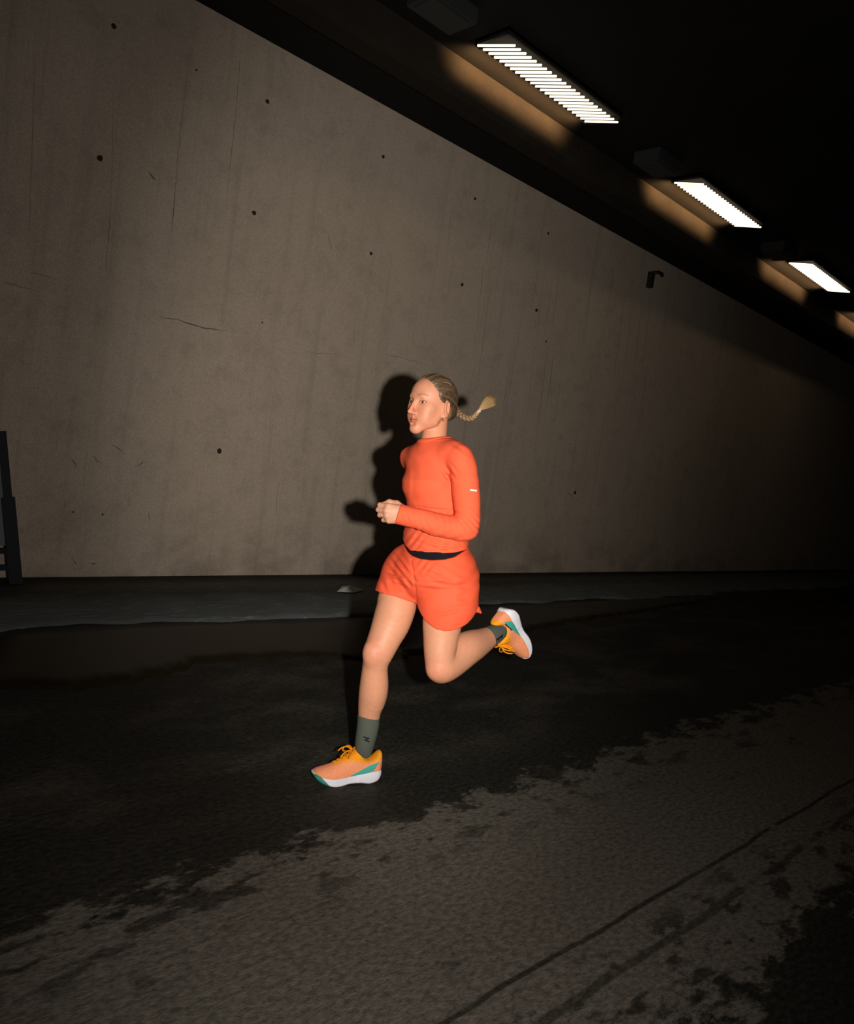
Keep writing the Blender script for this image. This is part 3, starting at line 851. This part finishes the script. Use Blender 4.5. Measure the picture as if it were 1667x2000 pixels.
hair = emit('hair', head_cam(V), (f_ if np.linalg.det(HM) > 0 else f_[:, ::-1]), M_HAIR, None, haircol(V)); own(hair)
# loose strands lying on the cap
def field_at(fd, p):
    q = (p-fd.o)/fd.h; i = np.clip(np.floor(q).astype(int), 1, np.array(fd.n)-3); w = np.clip(q-i, 0, 1); r = 0.0
    for a in (0, 1):
        for b_ in (0, 1):
            for c_ in (0, 1): r += fd.F[i[0]+a, i[1]+b_, i[2]+c_]*(w[0] if a else 1-w[0])*(w[1] if b_ else 1-w[1])*(w[2] if c_ else 1-w[2])
    return r
def field_grad(fd, p):
    e = .003; g = np.array([field_at(fd, p+d*e)-field_at(fd, p-d*e) for d in np.eye(3)]); return g/(np.linalg.norm(g)+1e-9)
sb = MB(); scol = []
for k in range(210):
    th = rng.uniform(-1.45, 1.45); zz = .092*math.cos(th)+.004; zz = max(zz, .004)
    p0 = np.array([.070*math.sin(th), np.interp(zz, hl_z, hl_y)+.002, zz])
    pts = []
    for t_ in np.linspace(0, 1, 11):
        q = p0*(1-t_)+KNOT*t_; q = q+np.array([.5*p0[0]*math.sin(math.pi*t_)*.5, 0, .055*math.sin(math.pi*t_)*max(.1, math.cos(th))])
        for it in range(6):
            d = field_at(hd, q)-.0003
            if abs(d) > .05: break
            q = q-field_grad(hd, q)*d*.8
        pts.append(q)
    n0 = len(sb.v); pts = spline(np.array(pts)[[0, 1, 3, 5, 7, 9, 10]], 20); sb.tube(to_world(head_cam(pts)), np.linspace(.0008, .0007, 20)*rng.uniform(.6, 1.2), 5)
    c0 = np.array([.065, .038, .02]) if rng.random() < .6 else (np.array([.16, .098, .05]) if rng.random() < .85 else np.array([.36, .24, .11]))
    scol += [c0*rng.uniform(.8, 1.2)]*(len(sb.v)-n0)
mesh_obj('strands', np.array(sb.v), sb.f, M_HAIR, hair, True, np.array(scol))
# braid
path = spline(np.array([P(884, 796, .08), P(891, 803, .10), P(899, 811, .12), (P(909, 816.5, .14)), P(920, 817, .16), P(928, 811, .17), P(933, 805, .18)]), 60)
bb = MB(); bcol = []
up0 = np.array([.3, .8, -.3])
for sidx in range(3):
    pts = []; rr = []
    for i, q in enumerate(path):
        t_ = i/59; ph = 2*math.pi*(t_*3.2+sidx/3)
        tg = path[min(i+1, 59)]-path[max(i-1, 0)]; tg /= np.linalg.norm(tg)
        n1_ = nrm(np.cross(tg, [0, 0, 1])); n2_ = np.cross(tg, n1_)
        R0 = .0105*(1-.55*t_); pts.append(q+n1_*R0*math.sin(ph)+n2_*R0*.6*math.sin(2*ph)); rr.append(.0098*(1-.52*t_))
    n0 = len(bb.v); bb.tube(to_world(np.array(pts)), rr, 10)
    tcol = np.linspace(0, 1, 60)[:, None]; c_ = np.array([.11, .062, .032])*(1-tcol)+np.array([.42, .26, .12])*tcol
    bcol.append(np.repeat(c_, 10, 0))
mesh_obj('braid', np.array(bb.v), bb.f, M_HAIR, hair, True, np.concatenate(bcol))
b = MB(); q0, q1 = P(929, 809.5, .174), P(936.5, 801.5, .184); b.tube(to_world(np.array([q0*(1-t_)+q1*t_ for t_ in np.linspace(0, 1, 7)])), [.0075, .0082, .0074, .0084, .0074, .0082, .0075], 12)
b.build('hair_elastic', M_BAND, hair, True)
tb = MB(); tcol = []
for k in range(420):
    a, r = rng.uniform(0, 2*math.pi), math.sqrt(rng.random())
    ex, ey_ = math.cos(a)*r, math.sin(a)*r
    e0 = P(934+1.6*ex, 803+1.6*ey_, .18); e1 = P(947-5.5*ex*.7, 792-5.5*ex*.75, .20+.012*ey_); L_ = 1+.18*rng.uniform(-1, .6); L_ = 1.16-.20*ex*ex+.07*rng.uniform(-1, 1); e2 = P(934+27*L_+9.5*ex, 803-21.5*L_+10*ex, .22+.03*ey_)
    e1 = P(946+5.5*ex, 792+6*ex, .20+.02*ey_)
    pts = spline(np.array([e0, e1, e2]), 7)
    n0 = len(tb.v); tb.tube(to_world(pts), np.linspace(.0012, .0005, 7), 4)
    c_ = np.array([.50, .31, .13])*rng.uniform(.6, 1.25); tcol += [c_]*(len(tb.v)-n0)
mesh_obj('hair_tuft', np.array(tb.v), tb.f, M_HAIR, hair, True, np.array(tcol))

# ------------------------------------------------------------------ shirt
SH = [(1092, 795, 908, .78, 0), (1078, 789, 913, .78, 0), (1058, 786, 913, .78, 0), (1040, 787, 909, .77, 0), (1010, 795, 904, .75, 0), (985, 794, 904, .76, 0), (968, 791, 905, .78, 0), (948, 789, 906, .80, 0),
      (928, 790, 905, .76, 0), (908, 793, 903, .72, 0), (890, 797, 899, .70, 0), (876, 806, 890, .69, 0), (864, 818, 880, .70, 0)]
SL = [(898, 894, 24.5, -.12), (903, 912, 26, -.123), (906, 932, 26.4, -.127), (908.5, 955, 26.6, -.132), (911.5, 985, 25.8, -.138), (912, 1010, 24.6, -.145), (909, 1031, 25, -.15)]
SF = [(909.5, 1032, 24.4, -.15), (895, 1031.5, 23.5, -.157), (879, 1029, 23, -.162), (851, 1024, 22.6, -.168), (824, 1014.5, 21, -.167), (797, 1008.5, 19.6, -.162), (776, 1004, 18.6, -.156), (765, 1001, 18.6, -.153)]
SR = [(804, 894, 20, .12), (826, 925, 22, .18), (850, 965, 22, .235), (868, 1000, 21, .27)]
SRF = [(868, 1000, 21, .27), (862, 1018, 20, .25), (850, 1036, 17, .21)]
fd = Field(P(735, 1095, 0)-np.array([0, .01, .30]), P(955, 838, 0)+np.array([0, 0, .40]), .0034)
loft(fd, SH, Fd, Ld, .015)
c0 = P(846, 945, 0)
fd.ell(c0+Fd*.052, (.092, .047, .050), .04, ax=np.stack([Ld, [0, 1, 0], Fd]))
fd.cone(P(850, 874, -.008), P(898, 893, -.115), .039, R_(23.5), .025); fd.cone(P(841, 876, 0), P(804, 893, .12), .038, R_(19), .04); fd.cone(P(826, 905, .03), P(803, 898, .10), .045, R_(18), .04)
fd.cone(P(864, 869, .045), P(893, 890, -.06), .036, R_(24), .03)
fd.cone(P(885, 890, -.09), P(903, 912, -.12), R_(24), R_(25), .03)
q, r = limb(SL, 24); fd.chain(q, r, .005)
q, r = limb(SR, 12); fd.chain(q, r, .02); q, r = limb(SRF, 10); fd.chain(q, r, .006)
q, r = limb(SF, 30)
fd2 = Field(fd.o, fd.o+np.array(fd.n)*fd.h-fd.h*1.5, fd.h); fd2.F = np.full(fd.n, .06, np.float32); fd2.n = fd.n; fd2.ax = fd.ax
fd2.chain(q, r, .003)
cut_plane(fd2, P(777.5, 1004, -.156), np.array([-38, 11.5, 0]))
kk = .008; hh = np.maximum(kk-np.abs(fd.F-fd2.F), 0)/kk; fd.F = np.minimum(fd.F, fd2.F)-hh*hh*kk*.25
def folds(F, x, y, z):
    px = PCX+x/z*FPX; py = PCY-y/z*FPX
    d = np.zeros_like(F)
    def g(cx_, cy_, sx, sy, ang_): 
        c_, s_ = math.cos(ang_), math.sin(ang_); u = (px-cx_)*c_+(py-cy_)*s_; v_ = -(px-cx_)*s_+(py-cy_)*c_
        return u, v_, np.exp(-(u/sx)**2-(v_/sy)**2)
    near = (z < ZR+.02)
    # creases on the forearm below the elbow
    for cx_, cy_, sx, sy, ang_, wl, am in ((915, 1028, 20, 20, .85, 9, .0022), (868, 1022, 18, 20, 1.35, 11, .0016), (838, 1014, 12, 20, 1.2, 12, .0013), (800, 1005, 12, 20, 1.2, 9, .0012),
                                            (878, 925, 14, 20, .9, 11, .0024), (850, 990, 40, 8, .08, 14, .0), (848, 1060, 45, 12, .35, 13, .0022), (812, 1056, 20, 16, -.9, 13, .0022), (880, 1066, 30, 10, -.2, 10, .002),
                                            (893, 876, 16, 16, .6, 13, .0014), (905, 1000, 12, 14, .4, 12, .0014)):
        u, v_, e = g(cx_, cy_, sx, sy, ang_); d += am*e*np.sin(2*math.pi*v_/wl)*near
    # long folds
    for cx_, cy_, sx, sy, ang_, am in ((840, 988, 42, 3.2, .10, .0035), (855, 996, 35, 3.0, .12, -.003), (845, 938, 45, 2.5, .0, .0022), (872, 920, 6, 30, -.15, -.0030), (800, 945, 4, 30, .05, .0012)):
        u, v_, e = g(cx_, cy_, sx, sy, ang_); d += am*e*near
    d *= 1.5
    d += .0012*np.sin(px*.11+py*.05+2*np.sin(py*.06))*np.sin(py*.13+z*30+1.5*np.sin(px*.05))
    return F-d
fd.whole(folds)
SF0 = fd.F.copy(); NA, NB_ = P(853, 828, .012), P(842, 882, -.002); NR0, NR1 = .060, .044
fd.cone(NA, NB_, NR0, NR1, .004, 'cut')        # neck opening
cut_below(fd, [(700, 1060), (784, 1050), (790, 1063), (800, 1073), (816, 1079), (838, 1081.5), (870, 1079), (902, 1073), (916, 1069), (960, 1066)])
# collar removed above the neckline
V, f_ = fd.mesh(1)
shirt = emit('shirt', V, f_, M_SHIRT); own(shirt)
def decal(obj, polys, name, mat, lift=.0012, parent=None, thick=.0012):
    me = obj.data; bvh = BVHTree.FromPolygons([tuple(v.co) for v in me.vertices], [tuple(p.vertices) for p in me.polygons])
    v = []; f = []
    for poly in polys:
        top_ = []
        for (px, py) in poly:
            hit, n, _, _ = bvh.ray_cast(Vector(CAM), Vector(ray(px, py)).normalized())
            if hit is None: hit, n, _, _ = bvh.find_nearest(Vector(to_world(P(px, py, 0))))
            if n.dot(Vector(CAM)-hit) < 0: n = -n
            top_.append((np.array(hit)+np.array(n)*lift, np.array(hit)-np.array(n)*thick))
        k = len(v); m = len(poly)
        v += [a for a, _ in top_]+[b_ for _, b_ in top_]
        f.append(tuple(range(k, k+m))); f.append(tuple(range(k+2*m-1, k+m-1, -1)))
        f += [(k+i, k+(i+1) % m, k+m+(i+1) % m, k+m+i) for i in range(m)]
    return mesh_obj(name, np.array(v), f, mat, parent, False)
def strip(p0, p1, w, n=5):
    p0, p1 = np.array(p0, float), np.array(p1, float); d = nrm(p1-p0); nn = np.array([-d[1], d[0]])*w/2
    out = []
    for i in range(n):
        a = p0+(p1-p0)*i/n; b_ = p0+(p1-p0)*(i+1)/n
        out.append([a-nn, b_-nn, b_+nn, a+nn])
    return out
decal(shirt, strip((917.6, 957), (930.5, 958.6), 3.0), 'sleeve_print', M_REFLECT, parent=shirt)
# collar band: rings that follow the rim of the neck opening
def samp(Fa, q):
    g = (np.asarray(q)-fd.o)/fd.h; i = np.clip(np.floor(g).astype(int), 0, np.array(fd.n)-2); w = np.clip(g-i, 0, 1); r = 0.0
    for a in (0, 1):
        for b_ in (0, 1):
            for c_ in (0, 1): r += Fa[i[0]+a, i[1]+b_, i[2]+c_]*(w[0] if a else 1-w[0])*(w[1] if b_ else 1-w[1])*(w[2] if c_ else 1-w[2])
    return r
axn = nrm(NB_-NA); e1 = nrm(np.cross(axn, [0, 0, 1])); e2 = np.cross(axn, e1); AL = np.linalg.norm(NB_-NA)
ring0 = []
for a in np.linspace(0, 2*math.pi, 61)[:-1]:
    rad = e1*math.cos(a)+e2*math.sin(a)
    for t_ in np.linspace(-.2, 1, 240):
        q = NA+(NB_-NA)*t_+rad*(NR0+(NR1-NR0)*np.clip(t_, 0, 1)+.001)
        if samp(SF0, q) < 0: break
    ring0.append(q)
ring0 = np.array(ring0)
for it in range(5): ring0 = .5*ring0+.25*(np.roll(ring0, 1, 0)+np.roll(ring0, -1, 0))
rings = [ring0, [], []]
for i, q in enumerate(ring0):
    out = q-NA; out = out-axn*(out@axn); out = nrm(out); tg = nrm(ring0[(i+1) % 60]-ring0[i-1])
    for k_ in (1, 2):
        g = np.array([samp(SF0, q+d*.006)-samp(SF0, q-d*.006) for d in np.eye(3)]); g = nrm(g)
        st = out-g*(out@g); st = st-tg*(st@tg); q = q+nrm(st)*.0055
        for it in range(4): q = q-g*samp(SF0, q)*.8
        rings[k_].append(q)
cf = Field(np.min(rings[2], 0)-.03, np.max(rings[2], 0)+.03, .0019)
for R0 in rings:
    R0 = np.array(R0)
    for it in range(3): R0 = .5*R0+.25*(np.roll(R0, 1, 0)+np.roll(R0, -1, 0))
    for i in range(60): cf.cone(R0[i], R0[(i+1) % 60], .0036, .0036, .003)
V, f_ = cf.mesh(1); emit('collar', V, f_, M_RIB, shirt)
# cuff
cfd = Field(P(765, 1035, -.17)-np.array([0, 0, .06]), P(805, 975, -.14)+np.array([0, 0, .07]), .002)
q, r = limb(SF, 30, .0012); cfd.chain(q, r, .002)
cut_plane(cfd, P(777, 1004, -.156), np.array([-38, 11.5, 0])); cut_plane(cfd, P(789, 1007, -.158), np.array([38, -11.5, 0]))
V, f_ = cfd.mesh(1); emit('cuff', V, f_, M_RIB, shirt)

# ------------------------------------------------------------------ shorts, waistband
SHO = [(1185, 800, 900, .70, 0), (1168, 786, 910, .74, 0), (1152, 770, 920, .80, 0), (1130, 757, 933, .84, 0), (1115, 758.5, 932.5, .84, 0), (1100, 763, 929, .83, 0), (1085, 771, 923, .80, 0), (1075, 779, 917, .79, 0), (1062, 789, 912, .78, 0), (1052, 793, 906, .78, 0)]
SLL = [(1240, 828, 908, 1.05, -.085), (1220, 823, 920, 1.0, -.083), (1200, 818, 930, .92, -.08), (1180, 814, 934, .88, -.076), (1150, 811, 936, .85, -.065), (1120, 806, 934, .82, -.045), (1095, 800, 926, .75, -.02)]
fs = Field(P(730, 1245, 0)-np.array([0, 0, .24]), P(950, 1050, 0)+np.array([.02, 0, .24]), .0034)
loft(fs, SHO, Fd, Ld, 0)
q, r = limb([(800, 1108, 42, .05), (792, 1128, 40, .035), (783, 1148, 37.5, .015), (776, 1168, 36.5, .0), (770, 1185, 36, -.01)], 20)
fs.chain(q, r, .03)
camF, camL = np.array([0, 0, -1.0]), np.array([1.0, 0, 0])
def sfold(F, x, y, z):
    px = PCX+x/z*FPX; py = PCY-y/z*FPX; d = np.zeros_like(F)
    near = (z < ZR+.03)
    for cx_, cy_, sx, sy, ang_, wl, am in ((782, 1105, 22, 18, .9, 12, .0035), (775, 1125, 18, 12, .3, 10, .0028), (760, 1140, 12, 20, 1.1, 16, .0025), (795, 1140, 10, 25, .85, 13, .0030),
                                            (850, 1120, 40, 20, .45, 19, .0020), (850, 1142, 35, 12, .10, 13, .0020), (900, 1150, 10, 40, -.05, 22, .0028), (870, 1195, 40, 12, -.25, 13, .0018), (830, 1105, 14, 14, -.9, 13, .0020)):
        c_, s_ = math.cos(ang_), math.sin(ang_); u = (px-cx_)*c_+(py-cy_)*s_; v_ = -(px-cx_)*s_+(py-cy_)*c_
        d += 1.5*am*np.exp(-(u/sx)**2-(v_/sy)**2)*np.sin(2*math.pi*v_/wl)*near
    sx_ = np.interp(py.ravel(), [1085, 1115, 1150, 1170], [801, 806, 811, 812]).reshape(py.shape); d -= .004*np.exp(-((px-sx_)/2.2)**2)*near*(py > 1092)*(py < 1172)
    d += .0016*np.sin(px*.10+py*.07+2*np.sin(py*.05))*np.sin(py*.09+z*25+1.5*np.sin(px*.06))
    return F-d
fs.whole(sfold)
cut_below(fs, [(700, 1146), (743, 1154), (775, 1160), (811, 1174), (830, 1190), (960, 1190)])
fl2 = Field(fs.o, fs.o+np.array(fs.n)*fs.h-fs.h*1.5, fs.h); fl2.n = fs.n; fl2.ax = fs.ax; fl2.F = np.full(fs.n, .06, np.float32)
loft(fl2, SLL, camF, camL, 0)
fl2.whole(sfold)
cut_below(fl2, [(780, 1150), (806, 1150), (811, 1168), (816, 1180), (822, 1191), (830, 1202), (840, 1210), (852, 1216.5), (866, 1219.5), (880, 1218.5), (896, 1214), (908, 1208), (918, 1199), (926, 1188), (932, 1176), (938, 1160), (960, 1140)])
kk = .007; hh = np.maximum(kk-np.abs(fs.F-fl2.F), 0)/kk; fs.F = np.minimum(fs.F, fl2.F)-hh*hh*kk*.25
WB = [(700, 1060), (780, 1058), (788, 1064), (796, 1076), (805, 1083), (820, 1087.5), (842, 1089.5), (866, 1088), (884, 1084), (902, 1074.5), (916, 1067), (960, 1060)]
cut_above(fs, WB)
q = [P(920, 1180, -.06), P(931, 1190, -.058), P(939, 1197, -.055)]
fs.cone(q[0], q[1], .020, .012, .004); fs.cone(q[1], q[2], .012, .004, .004)
V, f_ = fs.mesh(1); shorts = emit('shorts', V, f_, M_SHORTS); own(shorts)
fw = Field(P(770, 1110, 0)-np.array([0, 0, .2]), P(930, 1040, 0)+np.array([0, 0, .2]), .003)
loft(fw, [(1104, 770, 922, .80, 0), (1090, 778, 916, .77, 0), (1075, 786.5, 909, .76, 0), (1062, 792, 904, .74, 0), (1045, 797, 899, .73, 0)], Fd, Ld)
V, f_ = fw.mesh(1); own(emit('waistband', V, f_, M_BELT))

# ------------------------------------------------------------------ socks
def sock(name, st, p_top, n_top, lo, hi):
    k = Field(lo, hi, .0024); q, r = limb(st, 30, .0); k.chain(q, r); cut_plane(k, p_top, n_top)
    V, f_ = k.mesh(1); return own(emit(name, V, f_, M_SOCK))
RS = [(720, 1390, 22.5, -.025), (719.5, 1402, 22, -.02), (718.2, 1418, 21.6, -.015), (715.5, 1434, 20.8, -.01), (712.5, 1449, 19.6, -.004), (711.5, 1458, 18, 0), (713, 1467, 13.5, 0)]
q = P(721, 1399.5, -.02)
s1 = sock('sock', RS, q, np.array([.17, 1, .12]), P(685, 1500, 0)-np.array([0, 0, .09]), P(755, 1380, 0)+np.array([0, 0, .09]))
LS = [(925, 1260, 28, .045), (935, 1255, 24.2, .07), (946, 1249.5, 21.6, .095), (957, 1243, 20.4, .12), (966, 1238, 19, .142), (974, 1234, 16, .158)]
a, b_ = P(933, 1256, .065), P(973, 1235, .155)
s2 = sock('sock', LS, P(935, 1255, .07), a-b_, P(925, 1285, .1)-np.array([0, 0, .12]), P(1000, 1200, .1)+np.array([0, 0, .16]))
decal(s1, strip((709, 1439), (721, 1442.5), 2.4)+strip((720.5, 1442), (711, 1446), 2.2)+strip((712, 1444.5), (721, 1449), 2.6), 'sock_print', M_INK, parent=s1)
decal(s2, strip((969, 1250), (981.5, 1239.5), 2.0)+strip((968.5, 1252), (970.5, 1246.5), 1.6, 2)+strip((972.5, 1250.5), (976, 1244), 1.5, 2)+strip((977, 1246.5), (981, 1242.5), 1.6, 2), 'sock_print', M_INK, parent=s2)

# ------------------------------------------------------------------ shoes (x width, y heel to toe, z up from the ground)
oy = np.array([0, .005, .02, .05, .09, .13, .17, .20, .23, .25, .262, .268])
ow = np.array([.010, .022, .032, .0370, .0365, .037, .043, .0455, .0415, .034, .024, .008])
ocx = np.array([0, 0, 0, 0, .001, .002, .002, .001, -.003, -.007, -.009, -.010])
z0 = np.array([.030, .022, .009, .002, .006, .006, .000, .001, .009, .018, .027, .034])
z1 = np.array([.046, .048, .049, .048, .043, .037, .033, .032, .033, .036, .040, .042])
ty = np.array([0, .004, .012, .022, .035, .055, .075, .090, .100, .112, .125, .15, .18, .21, .235, .250, .259, .264, .268])
tz = np.array([.080, .108, .116, .108, .093, .087, .098, .120, .131, .126, .112, .096, .080, .067, .058, .052, .045, .038, .030])
def I(y, a, b_):
    tb_ = spline(np.stack([a, b_], 1), 240); tb_ = tb_[np.argsort(tb_[:, 0])]
    return np.interp(y.ravel(), tb_[:, 0], tb_[:, 1]).astype(np.float32)[None, :, None]
def sole_fn(x, y, z):
    w = I(y, oy, ow); cx_ = I(y, oy, ocx); b0, b1 = I(y, oy, z0), I(y, oy, z1)
    mid = np.clip((z-b0)/(b1-b0+1e-6), 0, 1)
    ww = w+.0045-.005*mid+.003*np.sin(mid*math.pi)*(y < .10)
    dxy = np.abs(x-cx_)-ww; dz = np.maximum(b0-z, z-b1); dy = np.maximum(-y, y-.268)
    r = .006; a, b_ = dxy+r, dz+r
    return np.maximum(np.sqrt(np.maximum(a, 0)**2+np.maximum(b_, 0)**2)+np.minimum(np.maximum(a, b_), 0)-r, dy)
def upper_fn(x, y, z):
    w = I(y, oy, ow); cx_ = I(y, oy, ocx); b1 = I(y, oy, z1)-.006; tt = I(y, ty, tz)
    u = np.clip((z-b1)/(tt-b1), 0, 1.5)
    fore = np.clip((y-.09)/.06, 0, 1); ex = 6-3.4*fore
    taper = 1-(.10+.08*fore)*np.clip(u, 0, 1)
    prof = np.where(u < 1, np.power(np.maximum(1-np.power(u, ex), 0), 1/2.0), 0)
    d = np.abs(x-cx_)-w*taper*prof
    return np.maximum(np.maximum(d*.7, b1-z), np.maximum((z-tt), -y+.001))
def make_shoe(name, O, T_, Nz, Wx, mirror):
    T_ = nrm(T_); Nz = nrm(Nz-T_*(Nz@T_)); Wv = np.cross(T_, Nz); 
    if Wv@Wx < 0: Wv = -Wv
    Bm = np.stack([Wv*(-1 if mirror else 1), T_, Nz])
    tr = lambda V: O+np.asarray(V)@Bm
    flip = np.linalg.det(Bm) < 0
    def em(nm, F, mat, par, cols=None, sm=1):
        V, f_ = F.mesh(sm); o = emit(nm, tr(V), f_[:, ::-1] if flip else f_, mat, par, cols(V) if cols else None); return o
    lo, hi = (-.062, -.008, -.008), (.062, .276, .142); hh_ = .0021
    U = Field(lo, hi, hh_); U.whole(lambda F, x, y, z: upper_fn(x, y, z))
    def ucol(V):
        x, y, z = V.T; c_ = np.tile([.95, .34, .19], (len(V), 1)); n = .5+.5*np.sin(y*190+3*np.sin(z*130))*np.sin(z*170+x*60)
        c_ = c_*(1-.5*n[:, None])+np.array([.95, .33, .05])*.5*n[:, None]
        top_ = np.clip((z-np.interp(y, [0, .05, .1, .13, .2, .27], [.088, .072, .078, .084, .065, .06]))/.012, 0, 1)*(y < .2)
        top_ = np.maximum(top_, np.clip((.016-np.abs(x))/.006, 0, 1)*(y > .1)*(y < .19)*(z > .05))[:, None]
        return c_*(1-top_)+np.array([.93, .33, .012])*top_
    root = em(name, U, M_UPPER, None, ucol); own(root)
    Sf = Field(lo, hi, hh_); Sf.whole(lambda F, x, y, z: sole_fn(x, y, z)); sole = em('midsole', Sf, M_SOLE, root)
    Tf = Field(lo, hi, hh_); Tf.whole(lambda F, x, y, z: np.maximum(sole_fn(x, y, z)-.0016, np.maximum(.243+.35*(.040-z)*0-y-(.034-z)*1.1, np.maximum(z-.0385, -.004-x))))
    em('toe_outsole', Tf, M_TEALD, root)
    Ou = Field(lo, hi, hh_); Ou.whole(lambda F, x, y, z: np.maximum(sole_fn(x, y, z)-.0008, np.maximum(z-I(y, oy, z0)-.004, y-.235)))
    em('outsole', Ou, M_OUTSOLE, root)
    # side flash
    def flash(F, x, y, z):
        top_ = np.interp(y.ravel(), [.022, .04, .06, .10, .135], [.083, .076, .071, .052, .036])[None, :, None]
        bot_ = np.interp(y.ravel(), [.022, .04, .06, .10, .135], [.079, .052, .044, .038, .034])[None, :, None]
        reg = np.maximum(np.maximum(z-top_, bot_-z), np.maximum(.022-y, y-.132))
        return np.maximum(np.maximum(upper_fn(x, y, z)-.0016, reg), .012-np.abs(x))
    Ff = Field(lo, hi, .0016); Ff.whole(flash); em('side_flash', Ff, M_TEAL, root)
    def swipe(F, x, y, z):
        ln = np.interp(y.ravel(), [.030, .085], [.0815, .0625])[None, :, None]
        reg = np.maximum(np.abs(z-ln)-.0020, np.maximum(.030-y, y-.078))
        return np.maximum(np.maximum(upper_fn(x, y, z)-.0026, reg), x+.012)
    Bf = Field(lo, hi, .0014); Bf.whole(swipe)
    if (Bf.F < 0).any(): em('side_mark', Bf, M_INK, root)
    # laces
    lb = MB()
    for k in range(6):
        yy_ = .112+.0155*k; zt = np.interp(yy_, ty, tz); w = .021-.0012*k
        for sg in (-1, 1):
            pts = [( sg*w, yy_+.004, zt-.013), (sg*w*.55, yy_+.002, zt-.001), (0, yy_-.003, zt+.0035), (-sg*w*.5, yy_-.010, zt+.001)]
            lb.tube(to_world(tr(spline(np.array(pts), 8))), .0026, 6)
    def loop(pts, r=.0028): lb.tube(to_world(tr(spline(np.array(pts), 16))), r, 6)
    loop([(0, .122, .118), (.022, .128, .128), (.040, .142, .116), (.034, .148, .104), (.012, .134, .112), (0, .124, .117)])
    loop([(0, .122, .118), (-.022, .128, .128), (-.040, .142, .116), (-.034, .148, .104), (-.012, .134, .112), (0, .124, .117)])
    loop([(0, .122, .119), (.012, .142, .124), (.020, .162, .118), (.022, .176, .104)]); loop([(0, .122, .119), (-.014, .140, .128), (-.026, .156, .120), (-.032, .168, .106)])
    lb.build('laces', M_LACE, root, True)
    return root
M_OUTSOLE = plain('pale_coral_outsole', (.45, .30, .27), .7)

# landing foot: flat on the road
gh = on_z(739, 1521, 0); gt = on_z(629, 1527, 0)
dirw = gt-gh; dirw[2] = 0; dirw /= np.linalg.norm(dirw)
def wcam(p): q = RW.T @ (np.asarray(p, float)-CAM); q[2] = -q[2]; return q
make_shoe('shoe', wcam(gh+np.array([0, 0, -.001])), dir_to_cam(dirw), UP, Ld, False)
# trailing foot: toe down, sole to the rear
tdir = nrm([.33, -.76, .45]); shn = nrm(P(935, 1255, .065)-P(975, 1234, .155))
Nn = shn-tdir*(shn@tdir)
heel = P(991, 1179, .19)
make_shoe('shoe', heel, tdir, Nn, Ld, True)
# ring
b = MB(); p0, p1 = tips[2]; c1 = HT(*(p0*.45+p1*.55)); ax1 = nrm(HT(*p1)-HT(*p0)); e1 = nrm(np.cross(ax1, [0, 0, 1])); e2 = np.cross(ax1, e1)
b.tube(to_world(np.array([c1+.0102*(math.cos(a)*e1+math.sin(a)*e2) for a in np.linspace(0, 2*math.pi, 25)[:-1]])), .0016, 6, True)
own(b.build('finger_ring', M_GOLD, None, True))
tag(person, 'runner in coral long sleeved top and shorts mid stride on the asphalt', 'person')
